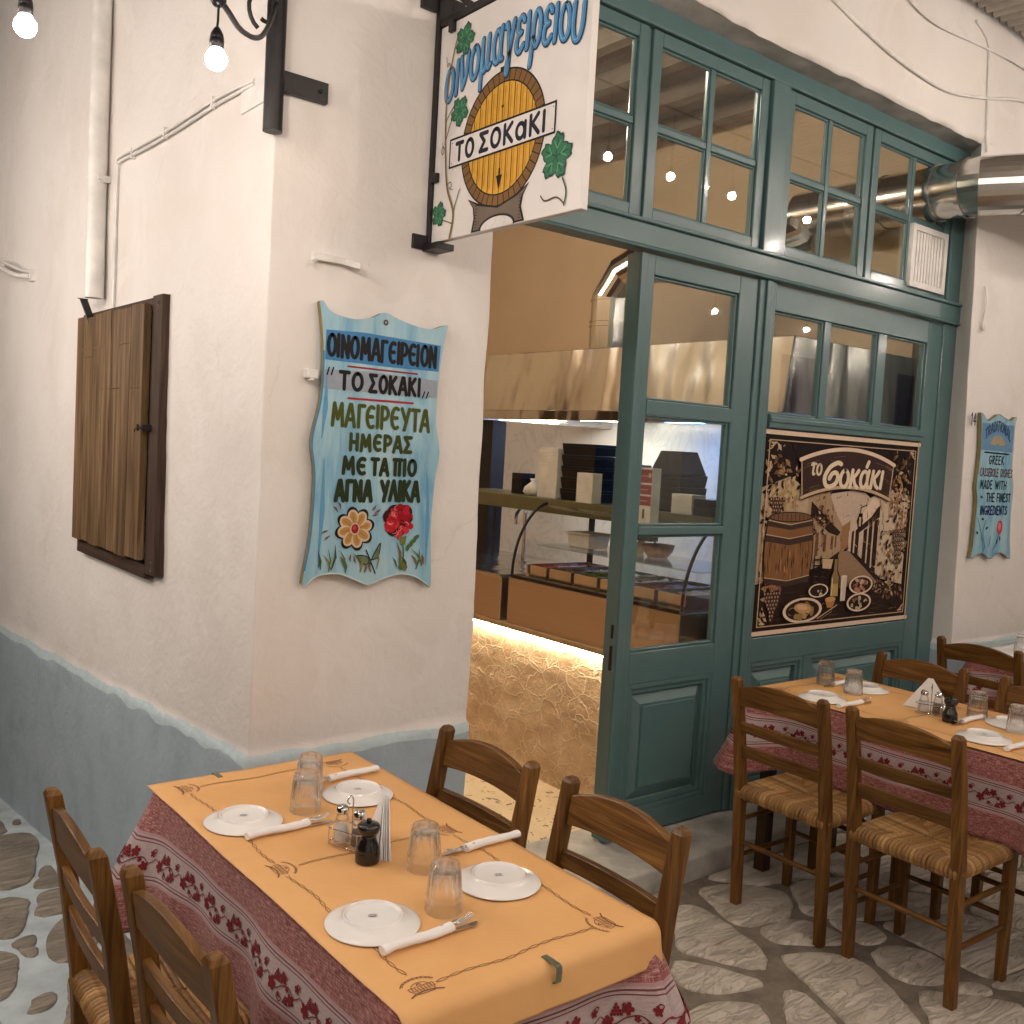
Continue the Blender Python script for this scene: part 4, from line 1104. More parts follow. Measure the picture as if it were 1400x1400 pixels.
tumbler_at(-.006, -.390, 'upturned fluted tumbler nearest the wall on the front table', GA, .2)
tumbler_at(-.078, -1.105, 'upturned fluted tumbler nearest the viewer, beside the fork', GA, .1)
tumbler_at(-.006, -.925, 'upturned fluted tumbler just behind the nearest tumbler, beside the rolled napkin', GA, .3)
tumbler_at(2.416, -.285, 'upturned fluted tumbler on the second table, nearest the poster', GB)
tumbler_at(2.378, -.440, 'upturned fluted tumbler on the second table, on the plate before the chair back', GB, .2)
tumbler_at(2.500, -.885, 'upturned fluted tumbler on the second table, right of the black pepper mill', GB, .3)
tumbler_at(2.430, -1.065, 'upturned fluted tumbler on the second table, cut by the right edge', GB, .1)
tumbler_at(4.03, -.36, 'upturned tumbler on the pale paper of the far right table', 'tumbler on the far table', 0, ZT+.0165)

def cutlery_proto():
    t = thing('cutlery_roll', 'x', 'cutlery')
    mb = MB(); n = 16; pts = []; 
    for i in range(n+1):
        q = i/n; pts.append((-.10+.155*q, .002*math.sin(q*7), .0105+.001*math.sin(q*5)))
    rs = [.0088+.0004*math.sin(i*1.7)+(.0006 if i < 2 else 0)+.0016*i/n for i in range(n+1)]
    V = []
    mb.tube(pts, rs, 12)
    mb.v = [(x, y*1.15, max(.0006, z*.86)) for x, y, z in mb.v]
    mb.build('paper_napkin', 'napkin_paper', t)
    def fork(dy, zz, rot):
        m = MB(); c, s = math.cos(rot), math.sin(rot)
        R = lambda x, y, z: (x*c-y*s, x*s+y*c+dy, z)
        m.tube([R(.03, 0, zz+.004), R(.058, 0, zz+.004), R(.068, 0, zz+.003)], [.0035, .0030, .0055], 8)
        for k in range(4):
            y = (k-1.5)*.0050
            m.tube([R(.066, y*.8, zz+.003), R(.078, y, zz+.001), R(.095, y, zz+.004), R(.110, y*.95, zz+.009)], [.0019, .0016, .0014, .0008], 6)
        m.build('fork', 'steel_cutlery', t)
    fork(.001, .009, .05)
    m = MB(); m.add([(.05, -.010, .006), (.100, -.014, .004), (.112, -.008, .004), (.115, -.001, .004), (.05, -.002, .006), (.05, -.010, .0045), (.100, -.014, .0025), (.112, -.008, .0025), (.115, -.001, .0025), (.05, -.002, .0045)],
          [(0, 1, 2, 3, 4), (9, 8, 7, 6, 5), (0, 5, 6, 1), (1, 6, 7, 2), (2, 7, 8, 3), (3, 8, 9, 4), (4, 9, 5, 0)]); m.build('knife', 'steel_cutlery', t)
    return t
cut0 = cutlery_proto(); cfirst = [True]
def cutlery(x, y, rz, label, group):
    o = cut0 if cfirst[0] else copy_tree(cut0); cfirst[0] = False
    o.location = (x, y, PZ+.0005); o.rotation_euler = (0, 0, rz); tag(o, label, 'cutlery', group)
CA, CB = 'rolled cutlery on the front table', 'rolled cutlery on the table before the poster'
cutlery(-.168, -1.186, .05, 'cutlery rolled in a white napkin beside the plate nearest the viewer, fork showing', CA)
cutlery(-.166, -.598, .04, 'cutlery rolled in a white napkin below the far left plate', CA)
cutlery(.125, -.346, PI+.06, 'white napkin roll at the far end of the front table, near the wall', CA)
cutlery(.175, -.900, PI+.02, 'white napkin roll behind the right-hand plate, beside the back tumbler', CA)
cutlery(2.200, -.555, .0, 'cutlery rolled in a white napkin on the second table, above the left chair rail', CB)
cutlery(2.235, -1.165, .0, 'white napkin roll on the second table at the right edge', CB)
cutlery(2.40, -.905, PI, 'cutlery roll lying between pepper mill and tumbler on the second table', CB)
cutlery(2.47, -.325, PI, 'cutlery roll beside the tumbler nearest the poster', CB)

def condiments(x, y, rz, where, full=True):
    grp = None
    t = thing('condiment_caddy', 'chrome wire caddy with a loop handle on the %s table' % where, 'caddy', (x, y, PZ+.0006), rz)
    mb = MB(); a, b = .050, .026
    loop = [(a*math.copysign(abs(math.cos(q))**.5, math.cos(q)), b*math.copysign(abs(math.sin(q))**.5, math.sin(q))) for q in [2*PI*i/28 for i in range(29)]]
    for z in (.004, .040): mb.tube([(p, q, z) for p, q in loop], .0018, 6, 0, False)
    for sx in (-.040, .040): 
        for sy in (-1, 1): mb.tube([(sx, sy*b*.98, .003), (sx, sy*b*.98, .041)], .0015, 6)
    mb.tube([(-.05, 0, .004), (.05, 0, .004)], .0016, 6); 
    mb.tube([(0, -b, .004), (0, b, .004)], .0016, 6)
    mb.tube(smooth_line([(0, .006, .004), (0, .006, .075), (.0, .006, .105), (0, -.004, .116), (0, -.014, .106), (0, -.006, .098)]), .0018, 6)
    mb.build('wire_frame', 'chrome', t)
    for k, (sx, fill, nm) in enumerate(((-.024, 'salt_white', 'salt_shaker'), (.025, 'pepper_grey', 'pepper_shaker'))):
        q = thing(nm, ('glass salt shaker' if k == 0 else 'glass pepper shaker')+' in the wire caddy on the %s table' % where, 'shaker', (x+sx*math.cos(rz), y+sx*math.sin(rz), PZ+.0075), rz)
        m = MB(); m.lathe([(.0175, 0), (.0190, .004), (.0165, .045), (.0130, .060), (.0125, .064)], 24, mod=lambda a, j: 1-.05*abs(math.sin(a*5))); m.build('glass_body', 'tumbler_glass', q)
        m = MB(); m.lathe([(.0145, .003), (.0150, .006), (.0135, .036), (.0, .037)], 20); m.build('contents', fill, q)
        m = MB(); m.lathe([(.0140, .0635), (.0145, .066), (.0135, .075), (.009, .081), (.0, .082)], 20); m.build('cap', 'chrome', q)
def napkins(x, y, rz, label, s=1.0, lean=.35, nn=6, gap_=.0024):
    t = thing('napkin_stack', label, 'napkins', (x, y, PZ+.001), rz)
    mb = MB(); L_ = .085*s
    for k in range(nn):
        o = (k-nn/2)*gap_; j = rnd.uniform(-.006, .006); fan = rnd.uniform(-.02, .02)
        mb.prism([(-L_+j, 0), (L_+j, 0), (.004+j, .118*s), (-.004+j, .118*s)], lambda u, v, d, o=o: (u, o*(1-.5*v/.12)+d+fan*(v/.12)*u*2+.004*math.sin(u*40+o*900)*(1-v*8 if v < .12 else 0)+lean*v*.25, v), 0, .0014)
    mb.build('folded_napkins', 'napkin_paper', t)
def mill(x, y, label):
    t = thing('pepper_mill', label, 'pepper mill', (x, y, PZ+.0006))
    m = MB(); m.lathe([(.0255, 0), (.0268, .002), (.0268, .022), (.0258, .0245), (.0262, .027), (.0245, .034), (.0190, .046), (.0165, .054), (.0175, .0595)], 32); m.build('body', 'black_lacquer', t)
    m = MB(); m.lathe([(.0175, .060), (.0205, .063), (.0245, .072), (.0240, .080), (.0200, .0845), (.008, .087), (.0, .0872)], 32); m.build('head', 'black_lacquer', t)
    m = MB(); m.lathe([(.0045, .0865), (.0065, .090), (.0045, .0945), (.0, .095)], 16); m.build('knob', 'black_lacquer', t)
condiments(-.085, -.745, -1.2, 'front')
napkins(-.028, -.778, 1.15, 'white paper napkins standing folded beside the black pepper mill on the front table', 1.0, -.30, 11, .0026)
mill(-.092, -.835, 'black turned pepper mill on the front table before the napkins')
condiments(2.362, -.775, -1.25, 'second')
napkins(2.425, -.730, -1.3, 'white triangular napkin stack standing on the second table', 1.0)
mill(2.330, -.868, 'black turned pepper mill on the second table before the napkins')

# ================================================================== SIGNS
NAVY = (.012, .013, .030); BLK = (.012, .011, .011)
def vine_leaf(P, cx, cy, s, rot, c1=(.035, .16, .085), c2=(.012, .055, .035), c3=(.11, .30, .16)):
    def outline(k):
        o = []
        n = 45
        for i in range(n):
            a = 2*PI*i/n; q = .60+.40*abs(math.cos(2.5*a))**.8+.07*math.sin(a*15)
            o.append((cx+k*s*q*math.cos(a+rot), cy+k*s*q*math.sin(a+rot)))
        return o
    P.poly(outline(1.06), c2); P.poly(outline(.96), c1)
    for k in range(5):
        a = rot+2*PI*k/5
        P.stroke([(cx, cy), (cx+s*.8*math.cos(a), cy+s*.8*math.sin(a))], s*.05, c2)
        for d in (-.45, .45): P.stroke([(cx+s*.35*math.cos(a), cy+s*.35*math.sin(a)), (cx+s*.68*math.cos(a+d*.7), cy+s*.68*math.sin(a+d*.7))], s*.07, c3)
# projecting sign -----------------------------------------------------
t = thing('hanging_sign', 'white projecting sign painted with a wine barrel and grape leaves, on a black iron bracket', 'sign', (0, 0, 0))
mb = MB(); mb.box((.522, -.706, 2.281), (.546, -.020, 2.926)); bo = mb.build('board', 'sign_white', t, .002)
mb = MB()
mb.box((.512, -.020, 2.275), (.556, .0, 3.30)); mb.box((.515, -.80, 2.928), (.553, -.021, 2.950)); mb.box((.50, -.085, 2.2545), (.565, -.0, 2.2745))
mb.box((.460, -.014, 2.258), (.511, .004, 2.302)); mb.box((.455, -.014, 2.975), (.511, .004, 3.03)); mb.box((.557, -.014, 2.98), (.61, .004, 3.03))
mb.box((.508, -.050, 2.46), (.5215, -.021, 2.488)); mb.box((.508, -.10, 2.895), (.5215, -.075, 2.9275))
mb.bar((.534, -.02, 3.26), (.534, -.42, 2.955), .014, .02)
mb.bar((.534, -.02, 3.06), (.534, -.16, 2.955), .014, .02)
sp = [(.534, -.24-.09*math.cos(q)*(1-q/9), 3.04+.07*math.sin(q)*(1-q/9)) for q in [i*.3 for i in range(24)]]
mb.tube(sp, .007, 8); mb.build('iron_bracket', 'black_iron', t, .002)
P = Paint(lambda u, v, h: (.522-h, -u, v))
cx, cz = .353, 2.530
brown, gold, gold2 = (.20, .105, .035), (.66, .36, .045), (.50, .25, .03)
P.ell(cx, cz, .194, .190, BLK, 60); P.ell(cx, cz, .189, .185, brown, 60); P.ell(cx, cz, .160, .157, BLK, 60); P.ell(cx, cz, .156, .153, gold, 60)
for k in range(44):
    a = 2*PI*k/44; P.stroke([(cx+.160*math.cos(a), cz+.157*math.sin(a)), (cx+.188*math.cos(a), cz+.184*math.sin(a))], .0032, BLK)
for k in range(-5, 6):
    x = k*.0265; y = .152*math.sqrt(max(0, 1-(x/.155)**2))
    if y > .02:
        P.stroke([(cx+x, cz-y), (cx+x, cz+y)], .0030, BLK); P.stroke([(cx+x+.008, cz-y+.01), (cx+x+.009, cz+y-.012)], .005, gold2)
P.ell(cx+.0, cz+.088, .005, .005, BLK, 10)
P.poly([(cx-.014, cz-.102), (cx+.014, cz-.102), (cx, cz-.145)], BLK); P.stroke([(cx, cz-.085), (cx, cz-.105)], .007, BLK)
P.rect(cx-.02, cz+.184, cx+.02, cz+.199, BLK)
st = [(.212, 2.378), (.238, 2.352), (.246, 2.322), (.238, 2.290), (.265, 2.288), (.29, 2.318), (.35, 2.334), (.41, 2.318), (.435, 2.290), (.470, 2.292), (.455, 2.325), (.462, 2.358), (.486, 2.380), (.44, 2.358), (.353, 2.335+.003), (.26, 2.357)]
grey = (.16, .125, .095)
P.poly([(.206, 2.384), (.234, 2.354), (.240, 2.322), (.230, 2.283), (.478, 2.284), (.461, 2.325), (.468, 2.356), (.492, 2.386), (.44, 2.364), (.353, 2.342), (.26, 2.363)], BLK)
P.poly([(.214, 2.378), (.240, 2.352), (.247, 2.322), (.240, 2.288), (.468, 2.289), (.453, 2.325), (.460, 2.354), (.484, 2.379), (.44, 2.357), (.353, 2.337), (.26, 2.356)], grey)
P.poly([(.270, 2.2825)]+arc(.353, 2.284, .085, .036, 180, 0, 18)[1:-1]+[(.436, 2.2825)], BLK)
P.poly([(.278, 2.2824)]+arc(.353, 2.284, .076, .030, 180, 0, 18)[1:-1]+[(.428, 2.2824)], (.66, .635, .60))
for k in range(8):
    z = 2.295+k*.009; P.stroke([(.247, z), (.255, z)], .002, BLK); P.stroke([(.451, z), (.459, z)], .002, BLK)
P.poly([(.098, 2.578), (.589, 2.580), (.589, 2.494), (.098, 2.490)], BLK); P.poly([(.104, 2.572), (.583, 2.574), (.583, 2.500), (.104, 2.496)], (.70, .68, .65))
for q in ((.112, 2.564), (.112, 2.504), (.576, 2.566), (.576, 2.508)): P.ell(q[0], q[1], .002, .002, BLK, 8)
GL['a'] = (.62, (arc(.28, .40, .24, .40, 30, 390, 20), [(.56, .82), (.56, 0)]))
text(P, 'ΤΟ', .133, .222, 2.509, .050, .0125, NAVY, .22); text(P, 'ΣΟΚaΚΙ', .250, .545, 2.511, .051, .0125, NAVY, .20)
arcw = lambda x, y: (x, y+.062*(1-((x-.40)/.34)**2)-.010)
BLUE, DARKB, PALEB = (.075, .24, .47), (.015, .045, .10), (.18, .42, .62)
word = 'οινομαγειρειου'
s0 = rnd.getstate()
text(P, word, .058, .676, 2.700, .140, .0205, DARKB, .14, lambda x, y: arcw(x+.0015, y-.0015), 0, .05); rnd.setstate(s0)
text(P, word, .058, .676, 2.700, .140, .0142, BLUE, .14, arcw, 0, .05); rnd.setstate(s0)
text(P, word, .058, .676, 2.700, .140, .0030, PALEB, .14, lambda x, y: arcw(x-.003, y+.001), 0, .05)
vine = smooth_line([(.122, 2.284), (.135, 2.355), (.098, 2.43), (.083, 2.50), (.072, 2.60), (.070, 2.70), (.086, 2.80), (.115, 2.885)])
P.stroke(vine, .0075, (.17, .10, .035), (1.3, .7)); P.stroke([(q[0]+.002, q[1]) for q in vine], .002, (.38, .27, .12))
for l in ([(.078, 2.585), (.10, 2.63), (.135, 2.655)], [(.074, 2.64), (.10, 2.665), (.135, 2.69)], [(.135, 2.36), (.15, 2.395), (.162, 2.42)], [(.13, 2.325), (.10, 2.335), (.07, 2.345)], [(.07, 2.76), (.085, 2.79)]): P.stroke(smooth_line(l), .0035, (.10, .10, .04))
for l in ([(.075, 2.55), (.062, 2.565), (.055, 2.55), (.065, 2.54), (.06, 2.575)], [(.095, 2.445), (.112, 2.45), (.118, 2.437), (.108, 2.432), (.125, 2.425)], [(.085, 2.79), (.072, 2.81), (.066, 2.80), (.058, 2.83)]): P.stroke(smooth_line(l), .0022, BLK)
vine_leaf(P, .150, 2.858, .046, 1.2); vine_leaf(P, .142, 2.652, .043, .9); vine_leaf(P, .058, 2.362, .036, 1.3); vine_leaf(P, .600, 2.432, .060, 1.45)
P.stroke(smooth_line([(.642, 2.300), (.648, 2.335), (.630, 2.372)]), .005, (.05, .10, .05)); P.stroke(smooth_line([(.642, 2.304), (.61, 2.325), (.565, 2.322), (.545, 2.338)]), .004, (.08, .07, .04))
P.build('painted_design', t)

# blue menu board on the pier --------------------------------------
OUT1 = [(.1476,2.05),(.1567,1.9992),(.1669,1.9108),(.1652,1.7755),(.142,1.6535),(.1554,1.5482),(.1509,1.3806),(.1321,1.251),(.1329,1.2341),(.1455,1.2336),(.1779,1.257),(.2465,1.2608),(.3094,1.2388),(.3508,1.2252),(.4005,1.2409),(.4658,1.2533),(.5245,1.2404),(.5654,1.2163),(.5802,1.2191),(.5694,1.3934),(.575,1.543),(.5873,1.6346),(.5687,1.7244),(.5685,1.8064),(.5756,1.9296),(.5925,2.0253),(.5839,2.0349),(.5357,2.0177),(.4777,2.0195),(.4111,2.0335),(.3645,2.0463),(.3206,2.0259),(.2596,2.0144),(.1906,2.0244),(.1598,2.0531)]
def board(name, label, OUT, yb):
    t = thing(name, label, 'sign', (0, 0, 0))
    mb = MB(); o = smooth_line(OUT+[OUT[0]], 4)[:-1]
    mb.prism(o, lambda u, v, d: (u, d, v), yb+.018, yb, 0, False, None, 1)
    mb.build('board', ['sign_blue', 'blue_sign_edge'], t)
    return t, o
t, o = board('menu_board', 'large blue scalloped menu board with Greek lettering, a daisy and a red carnation', OUT1, -.030)
P = Paint(lambda u, v, h: (u, -.030-h, v))
deep = lin(70, 132, 172)
P.stroke(o[8:28], .006, deep); P.stroke(o[36:70], .004, lin(190, 214, 220))
c = lambda *a: lin(*a)
P.poly([(.172, 1.9735), (.300, 1.9790), (.45, 1.9740), (.571, 1.9700), (.567, 1.8890), (.40, 1.886), (.172, 1.8880)], c(66, 128, 178))
P.poly([(.174, 1.8600), (.30, 1.866), (.566, 1.8600), (.565, 1.8060), (.40, 1.8035), (.170, 1.8050)], c(150, 160, 172))
for k in range(30):
    x = rnd.uniform(.17, .56); y = rnd.uniform(1.30, 1.8); P.stroke([(x, y), (x+.004, y-rnd.uniform(.05, .12))], rnd.uniform(.004, .014), rnd.choice((c(146, 184, 200), c(128, 172, 194), c(168, 198, 206))), (.2, 1, .2))
for (a, b) in (((.178, 1.30), (.183, 1.6)), ((.555, 1.28), (.548, 1.55)), ((.172, 1.66), (.18, 1.84))): P.stroke([a, ((a[0]+b[0])/2+.004, (a[1]+b[1])/2), b], .016, c(96, 156, 192), (.2, 1, .2))
P.stroke([(.2478, 1.8751), (.4884, 1.8743)], .0050, c(150, 40, 44)); P.stroke([(.2527, 1.7822), (.4785, 1.7834)], .0062, c(168, 40, 44))
text(P, 'ΟΙΝΟΜΑΓΕΙΡΕΙΟΝ', .178, .556, 1.9010, .061, .0118, BLK, .17, None, .0012)
text(P, 'ΤΟ', .223, .300, 1.8075, .050, .0116, BLK, .2, None, .001); text(P, 'ΣΟΚΑΚΙ', .322, .500, 1.8075, .050, .0116, BLK, .2, None, .001)
for a, b in (((.180, 1.845), (.186, 1.866)), ((.194, 1.846), (.200, 1.867)), ((.512, 1.803), (.519, 1.822)), ((.526, 1.803), (.533, 1.822))): P.stroke([a, b], .0045, BLK)
OL = (.066, .085, .010); OL2 = (.022, .034, .010)
text(P, 'ΜΑΓΕΙΡΕΥΤΑ', .203, .542, 1.7010, .064, .0116, OL, .16, None, .0015)
text(P, 'ΗΜΕΡΑΣ', .266, .480, 1.6310, .046, .0116, (.045, .06, .012), .2, None, .0015)
text(P, 'ΜΕ', .246, .322, 1.5600, .047, .0122, OL2, .2, None, .001); text(P, 'ΤΑ', .342, .400, 1.5600, .047, .0122, OL2, .16, None, .001); text(P, 'ΠΙΟ', .420, .500, 1.5610, .047, .0122, OL2, .2, None, .001)
text(P, 'ΑΓΝΑ', .226, .345, 1.4800, .058, .0134, OL2, .16, None, .0012); text(P, 'ΥΛΙΚΑ', .380, .516, 1.4820, .058, .0134, OL2, .16, None, .0012)
P.ell(.3682, 2.0175, .0085, .0085, (.05, .045, .04), 14); P.ell(.3682, 2.0175, .0045, .0045, (.3, .28, .26), 10)
fx, fz = .2949, 1.395
P.stroke(smooth_line([(.337, 1.33), (.352, 1.30), (.372, 1.258)]), .0038, BLK)
for s_, lx in ((1, .385), (-1, .318)):
    pts = smooth_line([(.356, 1.300), (.356+s_*.024, 1.308), (.356+s_*.030, 1.34+.01*s_), (.356+s_*.012, 1.322), (.356, 1.300)]) if s_ > 0 else smooth_line([(.356, 1.298), (.335, 1.286), (.305, 1.312), (.335, 1.312), (.356, 1.298)])
    P.poly(pts[:-1], (.14, .19, .12)); P.stroke(pts, .0030, BLK)
for k in range(8):
    a = 2*PI*k/8+.22; P.ell(fx+.037*math.cos(a), fz+.037*math.sin(a), .031, .0215, BLK, 20, a)
for k in range(8):
    a = 2*PI*k/8+.22; P.ell(fx+.0365*math.cos(a), fz+.0365*math.sin(a), .0225, .0185, c(206, 182, 152), 20, a); P.ell(fx+.032*math.cos(a), fz+.032*math.sin(a), .021, .012, c(178, 138, 78), 14, a); P.stroke([(fx+.018*math.cos(a), fz+.018*math.sin(a)), (fx+.044*math.cos(a), fz+.044*math.sin(a))], .0065, c(140, 92, 40), (.3, 1, .2))
P.ell(fx, fz, .0165, .0185, c(200, 176, 164), 16); P.ell(fx, fz, .0125, .0145, c(150, 30, 40), 16); P.ell(fx-.002, fz+.003, .005, .006, c(190, 80, 80), 10)
for (x, y, a) in ((.350, 1.450, .7), (.362, 1.443, .45), (.352, 1.434, .2), (.235, 1.446, 2.2), (.245, 1.455, 1.9), (.212, 1.375, 3.7), (.205, 1.390, 3.4), (.285, 1.318, 4.5), (.296, 1.312, 4.9)):
    P.stroke([(x, y), (x+.012*math.cos(a), y+.012*math.sin(a)), (x+.024*math.cos(a+.15), y+.024*math.sin(a+.15))], .0068, c(132, 76, 66), (.3, 1, .1))
rx_, rz_ = .4467, 1.4185
for k in range(15):
    a = rnd.uniform(0, 6.28); d = .034*math.sqrt(rnd.random()); P.ell(rx_+d*math.cos(a), rz_+d*math.sin(a)*1.05, .026, .024, (.045, .010, .014), 14)
for k in range(34):
    a = rnd.uniform(0, 6.28); d = .044*math.sqrt(rnd.random()); x, y = rx_+d*math.cos(a), rz_+d*math.sin(a)
    P.ell(x, y, rnd.uniform(.010, .017), rnd.uniform(.008, .013), rnd.choice((c(178, 30, 44), c(150, 20, 34), c(196, 52, 60))), 12, a)
for k in range(20):
    a = rnd.uniform(0, 6.28); d = .042*math.sqrt(rnd.random()); x, y = rx_+d*math.cos(a), rz_+d*math.sin(a)
    P.stroke(arc(x, y, .011, .008, math.degrees(a), math.degrees(a)+150, 7), .0030, rnd.choice((c(232, 150, 140), c(224, 120, 116), c(90, 10, 20))), (.3, 1, .3))
P.poly([(.452, 1.368), (.478, 1.372), (.474, 1.345), (.458, 1.343)], c(110, 120, 60)); P.stroke(smooth_line([(.466, 1.345), (.470, 1.31), (.466, 1.268)]), .004, (.06, .10, .03))
for k in range(6):
    P.ell(.485+.006*k, 1.335+.0065*k, .011, .0065, c(74, 108, 56), 10, .5 if k % 2 else 1.3)
for k in range(30):
    x = rnd.choice((rnd.uniform(.165, .29), rnd.uniform(.30, .42), rnd.uniform(.42, .56))); y = rnd.uniform(1.262, 1.285); a = rnd.uniform(1.1, 2.1); l = rnd.uniform(.02, .075)
    P.stroke([(x, y), (x+l*.5*math.cos(a), y+l*.5*math.sin(a)), (x+l*math.cos(a+.2), y+l*math.sin(a+.2))], rnd.uniform(.005, .009), rnd.choice((c(96, 112, 40), c(120, 96, 60), c(74, 104, 60), c(134, 122, 62), c(60, 84, 50))), (.6, 1, .1))
P.build('painted_lettering', t)

# smaller English board on the far wall -----------------------------
OUT2 = [(4.0638,1.9972),(4.0778,1.9579),(4.0948,1.8242),(4.0934,1.7161),(4.085,1.6075),(4.1076,1.5196),(4.105,1.4174),(4.1014,1.2808),(4.0873,1.2195),(4.1066,1.2122),(4.1587,1.233),(4.2293,1.2335),(4.3066,1.2038),(4.3748,1.2303),(4.4491,1.2309),(4.5309,1.1982),(4.5428,1.2159),(4.5219,1.3097),(4.5052,1.4528),(4.5071,1.6025),(4.4731,1.7009),(4.4688,1.8418),(4.4637,1.947),(4.4736,1.9898),(4.4615,1.9974),(4.413,1.9754),(4.3371,1.9845),(4.2683,2.0007),(4.2081,1.9763),(4.1474,1.9589),(4.0855,1.9919)]
t, o = board('menu_board', 'small pale blue scalloped menu board with English lettering on the right wall', OUT2, -.025)
P = Paint(lambda u, v, h: (u, -.025-h, v))
P.poly([(4.095, 1.945), (4.46, 1.950), (4.462, 1.80), (4.10, 1.80)], c(104, 146, 180))
text(P, 'TRADITIONAL', 4.135, 4.425, 1.868, .052, .0090, (.012, .03, .09), .16, lambda x, y: (x, y+.052*(1-((x-4.28)/.145)**2)-.010))
for k in range(9):
    a = math.radians(20+k*17.5); P.stroke([(4.283+.025*math.cos(a), 1.825+.02*math.sin(a)), (4.283+.085*math.cos(a), 1.825+.058*math.sin(a))], .012, c(190, 158, 84), (.5, 1))
P.stroke([(4.143, 1.789), (4.419, 1.787)], .009, (.03, .03, .035))
text(P, 'GREEK', 4.20, 4.37, 1.728, .044, .0085, (.015, .03, .05), .2)
text(P, 'CASSEROLE', 4.112, 4.318, 1.660, .042, .0070, (.12, .06, .07), .15); text(P, 'DISHES', 4.345, 4.485, 1.660, .042, .0070, (.12, .06, .07), .15)
text(P, 'MADE', 4.125, 4.258, 1.592, .044, .0080, (.015, .05, .07), .18); text(P, 'WITH', 4.295, 4.425, 1.592, .044, .0080, (.015, .05, .07), .18)
text(P, 'THE', 4.205, 4.295, 1.522, .045, .0080, (.015, .03, .04), .16); text(P, 'FINEST', 4.325, 4.485, 1.522, .045, .0080, (.015, .03, .04), .16)
text(P, 'INGREDIENTS', 4.150, 4.455, 1.450, .046, .0085, (.015, .025, .11), .15)
for l in ([(4.13, 1.43), (4.19, 1.33), (4.22, 1.25)], [(4.22, 1.42), (4.20, 1.35), (4.24, 1.26)], [(4.385, 1.36), (4.37, 1.30), (4.33, 1.25)], [(4.29, 1.33), (4.28, 1.27)]): P.stroke(smooth_line(l), .004, (.06, .09, .06))
P.ell(4.388, 1.378, .032, .040, c(196, 70, 84), 16); P.ell(4.384, 1.384, .018, .022, c(220, 130, 136), 12)
for q in ((4.185, 1.425), (4.24, 1.375), (4.135, 1.35), (4.37, 1.30), (4.40, 1.315), (4.15, 1.545)): P.ell(q[0], q[1], .014, .007, (.03, .06, .06), 8, q[0]*9)
P.stroke(o+[o[0]], .004, c(120, 140, 150)); P.build('painted_lettering', t)
# house number
P = Paint(lambda u, v, h: (u, -.020-h, v)); text(P, '14', 3.955, 4.008, 1.928, .062, .009, (.015, .02, .06), .2)
P.mb.v = [(x+.02, y, z) for x, y, z in P.mb.v]
o = P.mb.build('house_number', 'painted_art'); tag(o, 'dark blue number 14 painted on the wall beside the shopfront', 'house number')

# poster on the shop window panel --------------------------------
t = thing('tavern_poster', 'dark sepia tavern poster of an alley, a barrel and plates on the teal panel', 'poster', (0, 0, 0))
mb = MB(); mb.box((2.447, .138, .874), (3.747, .147, 1.816)); mb.build('board', 'black_plastic', t)
P = Paint(lambda s, q, h: (2.449+1.296*s, .138-h, 1.813-.936*q), .0006, 6e-6)
def S_(x, y): return x
DK, DK2, CR, CR2, BR, BR2 = (.010, .005, .004), (.026, .012, .009), (.74, .57, .42), (.54, .39, .25), (.15, .07, .03), (.32, .17, .075)
R_ = random.Random(3)
P.rect(0, 0, 1, 1, DK)
# sky and alley
P.poly([(.40, .52), (.42, .30), (.62, .27), (.70, .33), (.64, .52), (.52, .60)], (.55, .42, .32))
P.poly([(.0, .28), (.16, .22), (.30, .30), (.40, .27), (.455, .40), (.50, .47), (.50, .60), (.42, .66), (.30, .70), (.0, .75)], (.48, .35, .23))
P.poly([(.28, .30), (.40, .27), (.46, .40), (.505, .46), (.505, .60), (.42, .66), (.28, .66)], (.40, .27, .16))
P.poly([(.505, .47), (.56, .44), (.56, .58), (.505, .60)], BR2)
P.poly([(.555, .50), (.60, .44), (.60, .42), (.66, .33), (.72, .30), (.84, .27), (.96, .30), (.96, .80), (.80, .76), (.62, .62), (.555, .60)], (.58, .45, .32))
P.poly([(.60, .46), (.70, .38), (.76, .36), (.76, .42), (.60, .52)], DK2)
P.poly([(.60, .46), (.70, .32), (.82, .27), (.70, .42), (.60, .49)], CR)
for (a, b, y0, y1) in ((.575, .59, .50, .62), (.60, .625, .51, .64), (.655, .68, .49, .68), (.69, .715, .46, .70), (.725, .755, .44, .73)): P.poly([(a, y0), (b, y0-.01), (b, y1+.015), (a, y1)], DK2)
for (a, b, y0, y1) in ((.30, .33, .36, .42), (.35, .375, .36, .41), (.40, .415, .38, .42), (.43, .442, .41, .44), (.62, .64, .40, .43), (.34, .36, .50, .62), (.39, .41, .51, .60), (.44, .455, .52, .59), (.465, .475, .52, .58), (.30, .32, .48, .62)): P.rect(a, y0, b, y1, BR)
P.poly([(.30, .34), (.46, .47), (.50, .50), (.48, .52), (.42, .50), (.30, .41)], DK2)
for k in range(260):
    x, y = R_.uniform(.01, .97), R_.uniform(.26, .78)
    if .40 < x < .66 and y < .50 and R_.random() < .8: continue
    a = R_.choice((PI/2, PI/2, .5 if x > .55 else -.5))+R_.uniform(-.2, .2); l = R_.uniform(.01, .05)
    P.stroke([(x, y), (x+l*math.cos(a), y+l*math.sin(a))], R_.uniform(.002, .006), R_.choice((BR, BR2, DK2, DK2, DK, (.50, .38, .26), (.26, .16, .09))), (.3, 1))
